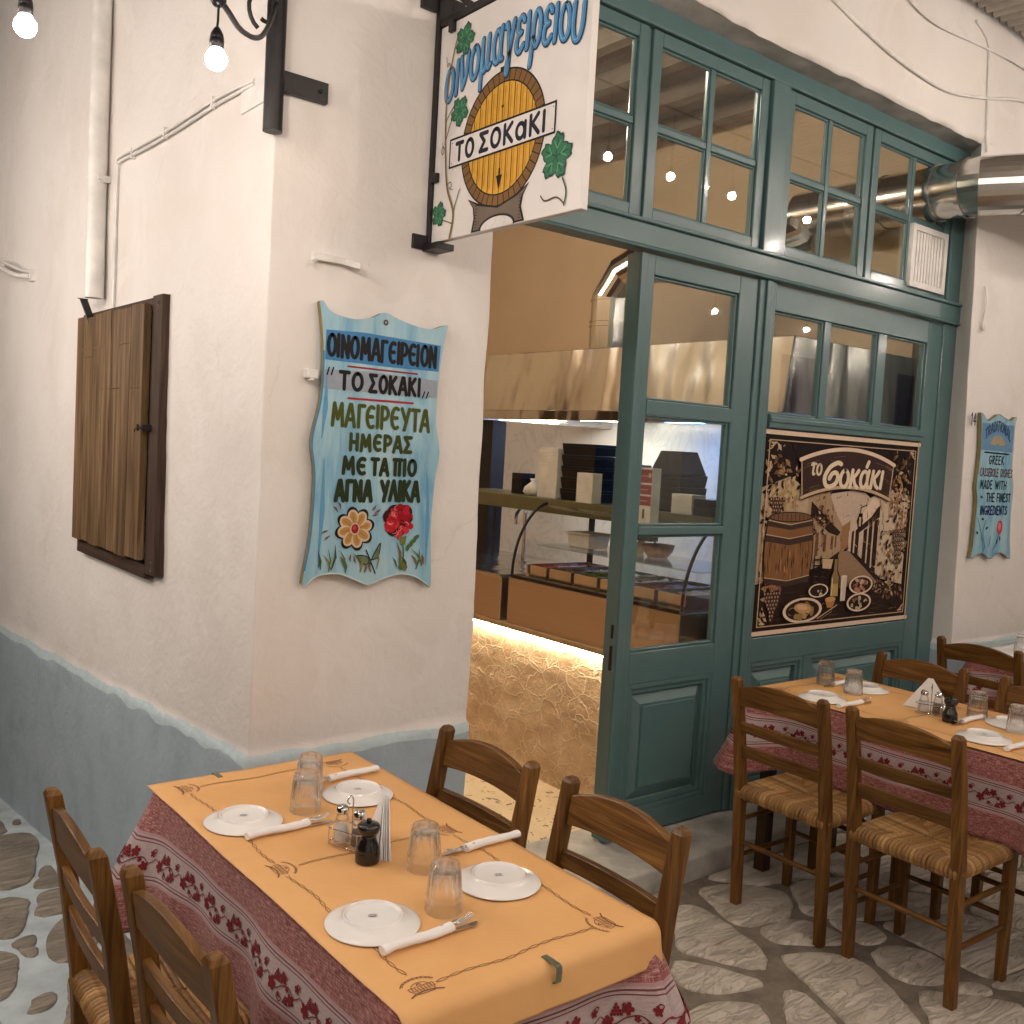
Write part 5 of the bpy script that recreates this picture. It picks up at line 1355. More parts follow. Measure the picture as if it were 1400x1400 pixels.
# road and table
P.poly([(.50, .60), (.56, .60), (.62, .64), (.80, .77), (1, .85), (1, 1), (0, 1), (0, .76), (.36, .68)], DK2)
P.poly([(.50, .60), (.56, .60), (.78, .78), (.45, .80)], (.30, .19, .11))
for k in range(90):
    y = .60+.38*R_.random()**.8; w_ = .02+.10*(y-.58); x = R_.uniform(.30+.0*(y), .56+.9*(y-.58)); x = min(x, .90)
    P.stroke([(x, y), (x+w_, y+R_.uniform(-.004, .012))], .003+.006*(y-.58), R_.choice((CR2, BR2, DK, DK, (.36, .24, .15))), (.2, 1, .2))
for k in range(70):
    x, y = R_.uniform(.02, .92), R_.uniform(.78, .965); P.stroke([(x, y), (x+R_.uniform(.03, .14), y+R_.uniform(-.006, .006))], R_.uniform(.002, .006), R_.choice((DK, DK, BR, (.24, .13, .07))), (.2, 1, .2))
P.poly([(.60, .44), (.612, .40), (.63, .40), (.642, .44), (.63, .49), (.612, .49)], DK); P.rect(.614, .42, .628, .47, CR2); P.stroke([(.621, .40), (.621, .37), (.66, .355)], .005, DK)
# foliage and grapes at both sides
def clump(cx, cy, w_, h_, n, cols, s=.016):
    for k in range(n):
        x, y = R_.gauss(cx, w_/2.3), R_.gauss(cy, h_/2.3)
        if not (.02 < x < .972 and .05 < y < .965): continue
        a = R_.uniform(0, 6.28); q = R_.uniform(.6, 1.4)*s; col = R_.choice(cols)
        P.poly([(x+q*math.cos(a), y+q*1.3*math.sin(a)), (x+q*.45*math.cos(a+1.2), y+q*.6*math.sin(a+1.2)), (x-q*.8*math.cos(a), y-q*math.sin(a)), (x+q*.45*math.cos(a-1.2), y+q*.6*math.sin(a-1.2))], col)
leafc = (DK, DK2, BR, BR2, (.36, .25, .12), CR2)
clump(.08, .28, .18, .30, 190, leafc); clump(.13, .30, .10, .10, 24, ((.50, .38, .18), BR2, (.42, .28, .10)), .020)
clump(.04, .60, .08, .40, 120, leafc+(CR2,)); clump(.89, .40, .15, .60, 300, leafc); clump(.87, .30, .10, .10, 30, (CR2, BR2, BR)); clump(.84, .79, .16, .08, 70, leafc, .012); clump(.36, .44, .12, .10, 50, leafc, .011); clump(.90, .14, .14, .12, 40, (DK, DK2, BR))
def grapes(cx, cy, w_, h_, rows, r):
    for i in range(rows):
        q = i/(rows-1); m = max(1, int(round(6*(1-q*.85))))
        for j in range(m):
            x = cx+(j-(m-1)/2)*w_/6+R_.uniform(-.002, .002); y = cy+h_*q
            P.ell(x, y, r, r*1.35, DK, 9); P.ell(x, y, r*.80, r*1.1, (.12, .06, .045), 9); P.ell(x-r*.2, y-r*.3, r*.34, r*.45, CR2, 7)
grapes(.09, .335, .085, .11, 7, .0085); grapes(.905, .50, .10, .20, 9, .0085); grapes(.10, .80, .10, .13, 8, .0095)
clump(.10, .765, .08, .03, 22, ((.35, .15, .08), BR2, (.20, .09, .05)), .018)
# barrel
bx, by, bw, bh = .175, .585, .125, .165
def bar_w(q): return bw*(1+.12*(1-((q-.5)*2)**2))
ol = [(bx-bar_w(k/14), by-bh+2*bh*k/14) for k in range(15)]+[(bx+bar_w(k/14), by-bh+2*bh*k/14) for k in range(14, -1, -1)]
P.poly([(a+(.006 if a > bx else -.006), b) for a, b in ol], DK); P.poly(ol, (.22, .105, .04))
for k in range(60):
    u_ = R_.uniform(-.97, .97); q0 = R_.uniform(.28, .8); q1 = min(1, q0+R_.uniform(.1, .3)); g_ = 1-abs(u_+.2)
    col = R_.choice(((.45*g_+.1, .22*g_+.05, .07*g_+.02), (.14, .06, .03), (.30, .14, .05), DK2))
    P.stroke([(bx+u_*bar_w(q), by-bh+2*bh*q) for q in (q0, (q0+q1)/2, q1)], R_.uniform(.003, .008), col, (.3, 1, .3))
for q0, q1 in ((.05, .13), (.26, .36), (.90, .99)):
    P.poly([(bx-bar_w(q0)-.003, by-bh+2*bh*q0), (bx, by-bh+2*bh*q0+.022), (bx+bar_w(q0)+.003, by-bh+2*bh*q0), (bx+bar_w(q1)+.003, by-bh+2*bh*q1), (bx, by-bh+2*bh*q1+.022), (bx-bar_w(q1)-.003, by-bh+2*bh*q1)], (.05, .028, .02))
    P.stroke([(bx-bar_w(q0), by-bh+2*bh*q0), (bx, by-bh+2*bh*q0+.022), (bx+bar_w(q0), by-bh+2*bh*q0)], .004, CR2)
P.ell(bx, by-bh, bw+.002, .026, DK, 24); P.ell(bx, by-bh, bw-.006, .021, (.18, .09, .045), 24)
for k in range(-4, 5): P.stroke([(bx+k*.025, by-bh-.018*math.sqrt(1-(k/5)**2)), (bx+k*.025, by-bh+.018*math.sqrt(1-(k/5)**2))], .003, DK)
# chair and table in the lane
for l in ([(.335, .62), (.335, .76)], [(.375, .62), (.372, .76)], [(.335, .64), (.375, .64)], [(.335, .67), (.375, .67)], [(.335, .70), (.42, .70)], [(.38, .635), (.46, .645)], [(.42, .65), (.42, .75)]): P.stroke(l, .007, DK)
P.poly([(.385, .635), (.455, .64), (.445, .69), (.39, .685)], CR2)
# bottle, glasses, plates
P.poly([(.462, .63), (.488, .63), (.49, .70), (.506, .73), (.508, .845), (.446, .845), (.446, .73), (.46, .70)], DK); P.poly([(.466, .64), (.484, .64), (.486, .705), (.50, .735), (.502, .838), (.452, .838), (.452, .735), (.464, .705)], (.26, .17, .07)); P.poly([(.454, .77), (.500, .77), (.500, .834), (.454, .834)], (.46, .32, .10)); P.stroke([(.46, .74), (.46, .83)], .005, CR)
P.poly([(.515, .735), (.555, .735), (.552, .865), (.520, .865)], (.60, .50, .40)); P.ell(.535, .735, .020, .008, CR, 14); P.stroke([(.525, .75), (.526, .85)], .005, (.75, .66, .56))
def dish(x, y, rx, ry, cols, n):
    P.ell(x, y+.006, rx+.008, ry+.006, DK, 26); P.ell(x, y, rx, ry, CR, 26); P.ell(x, y, rx*.86, ry*.82, DK2, 24)
    for k in range(n):
        a = R_.uniform(0, 6.28); d = math.sqrt(R_.random())*.66; P.ell(x+rx*d*math.cos(a), y+ry*d*math.sin(a), rx*R_.uniform(.10, .22), ry*R_.uniform(.14, .28), R_.choice(cols), 9, R_.uniform(0, 3))
dish(.375, .80, .062, .036, (CR2, DK, (.5, .4, .3), DK2), 9); dish(.655, .785, .082, .050, ((.30, .10, .06), (.46, .20, .12), DK, CR2), 26); dish(.650, .880, .084, .050, (DK, DK, CR2, (.22, .10, .05)), 26)
dish(.285, .895, .120, .064, ((.26, .13, .05), DK, (.30, .20, .06), (.45, .28, .12)), 26)
P.ell(.285, .885, .055, .026, (.50, .29, .14), 16, .2); P.ell(.28, .88, .035, .014, (.62, .40, .22), 12, .2)
P.ell(.455, .855, .038, .020, DK, 16); P.poly([(.42, .85), (.49, .85), (.472, .895), (.438, .895)], (.42, .20, .06)); P.ell(.455, .85, .034, .013, (.58, .32, .12), 14)
P.stroke([(.38, .945), (.50, .885)], .005, CR2); P.stroke([(.40, .95), (.47, .915)], .004, BR2)
# wooden name plank
def topa(s): return .058+.070*((s-.515)/.315)**2
def bota(s): return .270+.050*((s-.515)/.285)**2
xs = [.205+.62*k/24 for k in range(25)]
def lr(s, q): return (s+(s-.515)*(-.06)*q, topa(s)+(bota(s)-topa(s))*q)
P.poly([lr(s, -.02) for s in xs]+[lr(s, 1.04) for s in xs[::-1]], DK); P.poly([lr(s, .08) for s in xs]+[lr(s, .94) for s in xs[::-1]], (.040, .018, .015))
for k in range(44):
    s0_ = R_.choice((R_.uniform(.215, .27), R_.uniform(.75, .81), R_.uniform(.22, .8))); q = R_.choice((R_.uniform(.15, .3), R_.uniform(.3, .9), R_.uniform(.8, .9))); P.stroke([lr(s0_, q), lr(min(.82, s0_+R_.uniform(.02, .08)), q+R_.uniform(-.02, .02))], .003, R_.choice((BR2, BR, CR2)), (.2, 1, .2))
P.stroke([lr(s, .04) for s in xs], .020, CR); P.stroke([lr(s, .97) for s in xs], .016, CR2); P.stroke([lr(.21, .1), lr(.21, .9)], .006, CR2); P.stroke([lr(.82, .1), lr(.82, .9)], .006, CR2)
tw = lambda x, y: (x, -y)
text(P, 'το', .272, .335, -.205, .085, .012, (.72, .58, .42), .12, tw, 0, .08)
s0 = rnd.getstate()
text(P, 'σ', .345, .455, -.262, .120, .023, (.78, .64, .46), .12, tw, 0, .08)
text(P, 'οκάκι', .452, .745, -.262, .135, .020, (.78, .64, .46), .10, tw, 0, .10)
# border
P.stroke([(.0, .010), (1, .010)], .022, CR); P.stroke([(0, .990), (1, .990)], .022, CR); P.stroke([(.994, .0), (.994, 1)], .008, CR2)
P.stroke([(.02, .047), (.975, .047)], .005, CR2); P.stroke([(.02, .958), (.975, .958)], .005, CR2); P.stroke([(.975, .047), (.975, .958)], .005, CR2); P.stroke([(.02, .047), (.02, .958)], .005, CR2)
for sx, sy in ((.02, .047), (.975, .047), (.02, .958), (.975, .958)):
    ax = 1 if sx < .5 else -1; ay = 1 if sy < .5 else -1
    for k in range(3):
        P.stroke(smooth_line([(sx+ax*.010*k, sy+ay*(.045-.014*k)), (sx+ax*(.018+.008*k), sy+ay*(.035-.012*k)), (sx+ax*(.02+.010*k), sy+ay*.012), (sx+ax*(.012+.01*k), sy+ay*.016)]), .006, CR2)
P.build('printed_picture', t, 'printed_art')

# ================================================================== WALL FITTINGS
t = thing('wooden_shutter', 'weathered brown plank shutter with iron latch on the white alley wall', 'shutter', (0, 0, 0))
mb = MB()
mb.box((-.030, .770, 1.150), (.01, .868, 2.118)); mb.box((-.030, .868, 2.070), (.01, 1.728, 2.112)); mb.box((-.030, .868, 1.130), (.01, 1.728, 1.182)); mb.box((-.024, 1.690, 1.182), (.01, 1.728, 2.07))
mb.build('frame', 'shutter_frame_wood', t, .003)
mb = MB(); ya, yb = .905, 1.715; n = 7
for k in range(n):
    a, b = ya+(yb-ya)*k/n, ya+(yb-ya)*(k+1)/n
    mb.box((-.052-rnd.uniform(0, .004), a+.0016, 1.192+rnd.uniform(-.004, .004)), (-.031, b-.0016, 2.092+rnd.uniform(-.006, .003)), 0, (0, 0, 1))
    z = rnd.choice((1.80, 1.93, 1.96)); mb.box((-.0565, a+.004, z), (-.0525, b-.002, z+.0035), 0, (0, 0, 1), None)
mb.box((-.0335, .875, 1.20), (-.0305, 1.712, 2.08), 0, (0, 0, 1))
mb.box((-.056, .874, 1.196), (-.034, .9045, 2.088), 0, (0, 0, 1))
mb.build('plank_leaf', 'shutter_wood', t, .0025)
mb = MB(); mb.box((-.061, .835, 1.658), (-.0565, .905, 1.665)); mb.box((-.062, .84, 1.650), (-.031, .847, 1.672)); mb.box((-.062, .893, 1.650), (-.0565, .900, 1.672)); mb.tube([(-.060, .90, 1.66), (-.066, .906, 1.655), (-.064, .910, 1.645)], .002, 6); mb.build('latch', 'black_iron', t)
mb = MB(); mb.bar((-.035, 1.56, 2.055), (-.060, 1.62, 2.165), .035, .004); mb.bar((-.060, 1.62, 2.165), (-.045, 1.70, 2.175), .035, .004); mb.build('hook', 'black_iron', t)
for (y, z) in ((.80, 2.09), (.80, 2.06), (.80, 1.20), (.80, 1.17)): 
    mb = MB(); mb.lathe([(.007, 0), (.006, .002), (.0, .0035)], 10); mb.v = [(-.030-c_, y+a_, z+b_) for a_, b_, c_ in mb.v]; mb.build('nail', 'chrome', t)

t = thing('drainpipe', 'white plastic drainpipe running down the alley wall above the wooden shutter', 'pipe', (0, 0, 0))
mb = MB(); mb.tube([(-.040, 1.545, 4.2), (-.040, 1.545, 3.0), (-.040, 1.545, 2.165)], .036, 20); mb.build('pipe', 'white_plastic', t)
mb = MB(); mb.tube([(-.040, 1.545, 2.62), (-.040, 1.545, 2.635)], .0375, 20); mb.box((-.045, 1.500, 2.615), (.01, 1.508, 2.64)); mb.box((-.052, 1.490, 2.62), (-.03, 1.502, 2.636)); mb.build('clip', 'white_plastic', t)
o = MB(); 
for d in (0, .018):
    o.tube(smooth_line([(-.010, .12, 2.664-d*.6), (-.012, .40, 2.678-d), (-.010, .80, 2.676-d), (-.012, 1.15, 2.682-d), (-.010, 1.36, 2.690-d), (-.010, 1.405-d, 2.67-d), (-.010, 1.41-d, 2.55), (-.010, 1.41-d, 2.12)], 4), .0055, 6)
for y in (.42, .85, 1.2): o.box((-.019, y, 2.652), (.005, y+.010, 2.690))
o = o.build('wall_cable', 'white_plastic'); tag(o, 'pair of thin white cables clipped along the alley wall and down to the shutter', 'cable')
mb = MB(); mb.box((-.016, 3.45, 2.488), (.01, 3.50, 2.53)); mb.tube(smooth_line([(-.02, 3.5, 2.50), (-.06, 3.2, 2.46), (-.05, 2.95, 2.40), (-.012, 2.78, 2.38)]), .012, 8); mb.tube(smooth_line([(-.02, 3.5, 2.53), (-.05, 3.2, 2.49), (-.03, 2.95, 2.43), (-.012, 2.76, 2.40)]), .007, 8); mb.box((-.014, 2.73, 2.355), (.01, 2.80, 2.41))
o = mb.build('wall_hook', 'white_plastic'); tag(o, 'white metal wall hook at the far left of the alley wall', 'hook')
for nm, (x, z), lab in (('a', (.129, 2.172), 'white clip bracket on the pier above the blue menu board'), ('b', (.130, 1.845), 'small white clip at the left edge of the blue menu board')):
    mb = MB()
    if nm == 'a': mb.box((x, -.020, z-.004), (x+.10, .01, z+.016)); mb.bar((x+.09, -.006, z+.006), (x+.145, -.030, z-.004), .018, .018); mb.bar((x+.012, -.012, z), (x-.012, -.028, z-.014), .012, .010)
    else: mb.box((x-.008, -.026, z-.014), (x+.026, .01, z+.012)); mb.box((x+.0, -.03, z-.022), (x+.012, -.008, z-.0142))
    o = mb.build('wall_clip', 'white_plastic', None, .002); tag(o, lab, 'clip')

t = thing('corner_post', 'black iron tube bracket bolted round the top of the white wall corner', 'bracket', (0, 0, 0))
mb = MB(); mb.tube([(-.020, -.036, 3.6), (-.020, -.036, 3.0), (-.020, -.036, 2.485)], .0265, 20, 0, False)
mb.tube([(-.020, -.036, 2.486), (-.020, -.036, 2.4855)], [.0265, .021], 20, 0, False); mb.tube([(-.020, -.036, 2.4855), (-.020, -.036, 2.9)], .021, 16, 0, True); mb.build('tube', 'black_iron', t)
mb = MB(); mb.box((-.002, -.022, 2.605), (.150, -.002, 2.662)); mb.lathe([(.007, 0), (.006, .005), (0, .006)], 8); mb.v[-24:] = [(.125+a_, -.022-c_, 2.634+b_) for a_, b_, c_ in mb.v[-24:]]; mb.build('flange', 'black_iron', t, .001)
mb = MB(); sp = [(-.055-.045*math.cos(q)*(1-q/12)+.0, -.036, 2.80+.055*math.sin(q)*(1-q/12)) for q in [i*.3-1.2 for i in range(22)]]; mb.tube(sp, .006, 8); mb.build('scroll', 'black_iron', t)
mb = MB(); mb.box((-.010, .045, 2.590), (.008, .215, 2.672)); mb.build('wall_plate', 'white_plastic', t, .002)

o = MB()
o.tube(smooth_line([(2.45, -.012, 3.66), (2.859, -.014, 3.575), (3.20, -.014, 3.535), (3.516, -.014, 3.53), (3.9, -.014, 3.60), (4.271, -.014, 3.68), (5.0, -.014, 3.74)], 6), .008, 8)
o = o.build('wall_cable', 'white_plastic'); tag(o, 'thick white cable sagging across the wall above the teal windows', 'cable')
o = MB(); o.tube(smooth_line([(3.0, -.013, 3.86), (3.30, -.013, 3.80), (3.837, -.013, 3.83), (4.24, -.013, 3.845), (5.0, -.013, 3.80)], 6), .006, 6); o.tube(smooth_line([(3.70, -.013, 3.93), (3.835, -.013, 3.86), (3.86, -.014, 3.70), (3.90, -.014, 3.40), (3.905, -.016, 3.33)], 5), .006, 6)
o = o.build('wall_cable', 'white_plastic'); tag(o, 'thin white cable dropping beside the upper right corner of the windows', 'cable')
o = MB(); o.tube(smooth_line([(4.02, -.014, 2.66), (4.035, -.02, 2.58), (4.03, -.016, 2.50), (4.02, -.018, 2.45), (4.035, -.02, 2.43), (4.04, -.016, 2.47)], 5), .006, 6)
o = o.build('wall_cable', 'white_plastic'); tag(o, 'short white cable end hanging on the wall right of the teal frame', 'cable')

# steel extract duct: hood > along the room > out through the window and round to the right
def duct_path(pts, r, n=28):
    mb = MB(); mb.tube(pts, r, n, 0, True); return mb
t = thing('extract_duct', 'shiny steel ventilation duct coming out of the top right window pane', 'duct', (0, 0, 0))
mb = MB(); R = .138; cx, cz = 3.705, 3.10
mb.tube([(cx, .95, cz), (cx, .5, cz), (cx, .12, cz), (cx, -.05, cz)], R, 32, 0, False)
mb.build('straight_pipe', 'duct_steel', t)
mb = MB(); mb.tube([(cx, -.03, cz), (cx, -.052, cz)], R+.012, 32); mb.build('collar', 'duct_steel', t); mb = MB(); mb.tube([(cx, .10, cz), (cx, .114, cz)], R+.008, 32); mb.build('collar', 'duct_steel', t); mb = MB(); mb.tube([(cx, .40, cz), (cx, .41, cz)], R+.005, 32); mb.build('collar', 'duct_steel', t)
mb = MB()
gp = [(cx, -.04, cz), (cx, -.10, cz), (cx+.10, -.27, cz+.004), (cx+.30, -.40, cz+.01), (cx+.60, -.46, cz+.02), (cx+1.6, -.46, cz+.03)]
mb.tube(gp, R+.006, 32, 0, False, None, False)
mb.build('elbow', 'duct_steel', t)
mb = MB()
for i in (2, 3, 4):
    p, q = Vector(gp[i]), (Vector(gp[i+1])-Vector(gp[i-1])).normalized(); mb.tube([p-q*.008, p+q*.008], R+.013, 32)
mb.build('seam_ring', 'duct_steel', t)
mb = MB(); vx, vy = 3.10, 1.85; r2 = .135
vp = [(vx, vy, 2.27), (vx, vy, 2.62), (vx+.02, vy-.09, 2.76), (vx+.04, vy-.25, 2.83), (vx+.14, vy-.60, 2.83), (vx+.42, 1.08, 2.86), (cx-.03, .95, 2.96), (cx, .93, 3.10)]
mb.tube(vp, r2, 28, 0, False, None, False)
mb.build('inner_pipe', 'duct_steel', t)
mb = MB()
for z in (2.44, 2.47, 2.60): mb.tube([(vx, vy, z), (vx, vy, z+.008)], r2+.006, 28)
mb.build('pipe_ring', 'duct_steel', t)

# ================================================================== INSIDE THE SHOP
t = thing('kitchen_hood', 'wide brushed steel extractor hood glowing warm inside the shop', 'extractor hood', (0, 0, 0))
mb = MB(); mb.hexa([(2.726, .26, 1.905), (3.92, .26, 1.905), (3.92, 2.66, 1.905), (2.726, 2.66, 1.905)], [(2.78, .26, 2.275), (3.92, .26, 2.275), (3.92, 2.68, 2.275), (2.78, 2.68, 2.275)])
mb.build('canopy', 'brushed_steel', t, .004)
mb = MB(); mb.box((2.716, .255, 1.848), (2.730, 2.665, 1.9045)); mb.box((2.7305, 2.650, 1.848), (3.92, 2.665, 1.9045)); mb.build('rim', 'brushed_steel', t)
mb = MB(); mb.box((2.745, .30, 1.8985), (3.90, 2.62, 1.9048)); mb.build('filter', 'dark_ceiling', t)
mb = MB(); mb.box((3.50, .40, 1.886), (3.57, 1.75, 1.898)); mb.build('cool_lamp', 'hood_light_cool', t)
mb = MB(); mb.box((3.45, 2.0, 1.886), (3.55, 2.55, 1.898)); mb.build('warm_lamp', 'hood_light_warm', t)
mb = MB(); mb.box((2.75, 2.545, -.07), (2.86, 2.665, 1.844)); mb.build('upright', 'black_iron', t)
# stone faced counter with a lit ledge
t = thing('stone_counter', 'counter faced with rough honey-coloured stone under a glowing light strip', 'counter', (0, 0, 0))
mb = MB()
us = [.24+i*.03 for i in range(146)]; vs = [-.07+i*.03 for i in range(25)]
def cf(y, z):
    d = .009*noise.noise((2, y*5, z*7))+.005*noise.noise((5, y*14, z*16)); return (2.175-abs(d)*1.3, y, z)
mb.grid(cf, us, vs, 0, True, None, False)
mb.box((2.185, .24, -.07), (2.9, 4.59, .66)); mb.build('stone_front', 'stone_cladding', t)
mb = MB(); mb.box((2.125, .24, .690), (2.92, 4.59, .716)); mb.build('ledge', 'ledge_wood', t, .003)
mb = MB(); mb.box((2.138, .25, .676), (2.152, 4.5, .6895)); mb.build('light_strip', 'led_light', t)
# display case
t = thing('display_case', 'steel food display case with curved glass front on the stone counter', 'display case', (0, 0, 0))
mb = MB(); mb.box((2.150, .30, .7165), (2.90, 1.54, .965)); mb.build('steel_base', 'case_steel', t, .004)
mb = MB(); mb.box((2.150, .32, .9655), (2.165, 1.52, .980)); mb.box((2.72, .30, .9655), (2.745, .325, 1.40)); mb.box((2.72, 1.515, .9655), (2.745, 1.54, 1.40)); mb.build('frame', 'black_iron', t)
prof = [(2.160, .981), (2.166, 1.06), (2.19, 1.16), (2.24, 1.26), (2.32, 1.345), (2.42, 1.385)]
prof = smooth_line(prof, 3)
mb = MB(); mb.grid(lambda y, i: (prof[int(i)][0], y, prof[int(i)][1]), [.305+.3*k for k in range(5)], list(range(len(prof))), 0, True); mb.build('glass_front', 'window_glass', t)
for y in (.302, 1.525):
    mb = MB(); mb.tube([(a, y, b) for a, b in prof], .008, 8); mb.build('glass_rib', 'black_iron', t)
mb = MB(); mb.box((2.30, .33, 1.14), (2.72, 1.50, 1.148)); mb.build('glass_shelf', 'window_glass', t)
G = 'steel food trays in the display case'
foods = ['brown_food', 'red_food', 'yellow_food', 'green_food', 'brown_food', 'red_food']
names = ['brown stew', 'red sauce dish', 'golden potatoes', 'green beans', 'baked meat', 'tomato bake']
for k in range(6):
    y = .42+k*.195; 
    t = thing('food_tray', 'steel tray of %s behind the curved glass of the case' % names[k], 'food tray', (2.44, y, .9665), 0, G)
    mb = MB(); a, b, h = .22, .085, .075
    for q in (((-a, -b, 0), (a, -b+.004, h)), ((-a, b-.004, 0), (a, b, h)), ((-a, -b+.0045, 0), (-a+.004, b-.0045, h)), ((a-.004, -b+.0045, 0), (a, b-.0045, h)), ((-a+.0045, -b+.0045, .0), (a-.0045, b-.0045, .004))): mb.box(*q)
    mb.build('tray', 'chrome', t)
    mb = MB(); mb.grid(lambda u, v: (u, v, .055+.018*noise.noise((u*22, v*22, k))+.010*noise.noise((u*60, v*60, k))), [-.21+i*.42/30 for i in range(31)], [-.078+i*.156/14 for i in range(15)], 0, True); mb.build('food', foods[k], t)
t = thing('steel_cabinet', 'small brushed steel cabinet left of the display case on the counter', 'cabinet', (0, 0, 0))
mb = MB(); mb.box((2.150, 1.600, .7165), (2.90, 2.25, .955)); mb.build('body', 'case_steel', t, .004)
mb = MB(); mb.box((2.13, 1.59, .9555), (2.92, 2.60, .972)); mb.build('worktop', 'brushed_steel', t, .003)
mb = MB(); mb.tube(smooth_line([(2.62, 2.00, .972), (2.62, 2.00, 1.25), (2.60, 1.98, 1.30), (2.52, 1.93, 1.30), (2.47, 1.90, 1.27), (2.47, 1.90, 1.22)]), .012, 10); mb.tube([(2.62, 2.0, .972), (2.62, 2.0, .985)], .028, 14)
o = mb.build('faucet', 'chrome'); tag(o, 'chrome swan-neck tap behind the counter by the wall edge', 'faucet')
t = thing('overhead_shelf', 'olive-brown shelf over the counter holding takeaway boxes', 'shelf', (0, 0, 0))
mb = MB(); mb.box((2.38, .34, 1.318), (2.80, 2.54, 1.395)); mb.build('shelf_board', 'oil_shelf', t, .003) if 'oil_shelf' in MATS else (simple('oil_shelf', (.12, .11, .05), .35), mb.build('shelf_board', 'oil_shelf', t, .003))
mb = MB()
for y in (.36, 2.46): mb.box((2.755, y, .9725 if y > 1 else .9655), (2.79, y+.035, 1.3175))
mb.build('support', 'black_iron', t)
ZS = 1.3955
def stack(name, label, cat, x, y, w_, d_, h_, mat, n, taper=.9, group=None):
    mb = MB(); hh = h_/n
    for k in range(n):
        a, b = (w_/2, d_/2); z = k*hh; c_ = .0015
        mb.hexa([(x-a*taper, y-b*taper, z+ZS), (x+a*taper, y-b*taper, z+ZS), (x+a*taper, y+b*taper, z+ZS), (x-a*taper, y+b*taper, z+ZS)], [(x-a, y-b, z+hh*.75+ZS), (x+a, y-b, z+hh*.75+ZS), (x+a, y+b, z+hh*.75+ZS), (x-a, y+b, z+hh*.75+ZS)])
        mb.box((x-a, y-b, z+hh*.752+ZS), (x+a, y+b, z+hh*.99+ZS))
    o = mb.build(name, mat, None, .002); tag(o, label, cat, group); return o
GT = 'stacked takeaway containers on the shelf'
stack('container_stack', 'tall stack of cream takeaway lids on the shelf, left of the black tubs', 'container stack', 2.53, 1.62, .16, .165, .285, 'foam_white', 16, .98, GT)
stack('container_stack', 'tall stack of black takeaway tubs on the shelf seen through the open doorway', 'container stack', 2.56, 1.38, .20, .27, .315, 'black_plastic', 5, .94, GT)
stack('container_stack', 'short stack of cream lids in front of the black tubs', 'container stack', 2.42, 1.235, .07, .125, .160, 'foam_white', 10, .98, GT)
stack('container_stack', 'low black box stack just left of the door edge on the shelf', 'container stack', 2.60, 1.10, .15, .14, .22, 'black_plastic', 4, .94, GT)
stack('container_stack', 'stack of black tubs on the shelf behind the upper door glass', 'container stack', 2.55, .73, .20, .22, .185, 'black_plastic', 3, .94, GT)
mb = MB(); mb.hexa([(2.46, .62, ZS+.1855), (2.64, .62, ZS+.1855), (2.64, .84, ZS+.1855), (2.46, .84, ZS+.1855)], [(2.49, .66, ZS+.30), (2.61, .66, ZS+.30), (2.61, .80, ZS+.30), (2.49, .80, ZS+.30)]); o = mb.build('black_tub', 'black_plastic', None, .004); tag(o, 'black domed tub upside down on top of the tubs behind the door glass', 'container')
stack('container_stack', 'cream box on the shelf low behind the upper door glass', 'container stack', 2.45, .56, .10, .13, .095, 'foam_white', 3, .98, GT)
stack('container_stack', 'dark box at the right end of the shelf behind the door glass', 'container stack', 2.46, .425, .14, .10, .08, 'black_plastic', 2, .96, GT)
stack('container_stack', 'upright dark carton at the far right of the shelf behind the door glass', 'container stack', 2.60, .40, .12, .09, .21, 'dark_wood', 1, .99, GT)
stack('card_box', 'dark square box at the left end of the shelf', 'box', 2.58, 1.99, .10, .10, .125, 'black_plastic', 1, .99); stack('card_box', 'brown box standing between the dark box and the cream lids', 'box', 2.66, 1.80, .12, .16, .12, 'dark_wood', 1, .99)
mb = MB(); mb.lathe([(.035, 0), (.05, .02), (.045, .05), (.02, .075), (.012, .085), (.02, .10), (.0, .10)], 14, (2.50, 1.80, ZS), 0, lambda a, j: 1+.2*math.sin(a*3+j)); o = mb.build('plastic_bag', 'foam_white'); tag(o, 'crumpled pale bag on the shelf left of the cream lids', 'bag')
# red and cream carton standing on the case top edge
t = thing('tall_carton', 'tall red and cream carton behind the left side of the door glass', 'carton', (2.24, .625, 1.3375))
mb = MB(); mb.box((-.03, -.045, 0), (.03, .045, .27)); mb.build('carton', 'foam_white', t, .002)
P = Paint(lambda u, v, h: (-.030-h, -u, v))
for z0, z1 in ((.20, .262), (.145, .19), (.092, .136)):
    P.rect(-.044, z0, .044, z1, (.30, .045, .04)); P.stroke([(-.03, (z0+z1)/2), (.02, (z0+z1)/2)], .006, (.55, .30, .26))
P.ell(.030, .235, .010, .012, (.6, .52, .42), 12); P.rect(-.006, .03, .008, .075, (.12, .09, .07)); P.build('print', t)
mb = MB(); mb.box((2.21, .575, 1.262), (2.27, .675, 1.337)); o = mb.build('support_bracket', 'black_iron', None); tag(o, 'small dark stand under the red carton at the case glass', 'bracket')
for k, (y, m_, lab) in enumerate(((1.10, 'foam_white', 'white squeeze bottle in the display case'), (1.02, 'oil_sauce', 'yellow squeeze bottle in the display case'))):
    t = thing('squeeze_bottle', lab, 'bottle', (2.60, y, 1.149), 0, 'squeeze bottles'); mb = MB(); mb.lathe([(.034, 0), (.036, .01), (.034, .12), (.02, .14), (.014, .145)], 18); mb.build('bottle_body', m_, t); mb = MB(); mb.lathe([(.018, .1455), (.016, .16), (.005, .20), (.0, .20)], 14); mb.build('nozzle', 'foam_white', t)
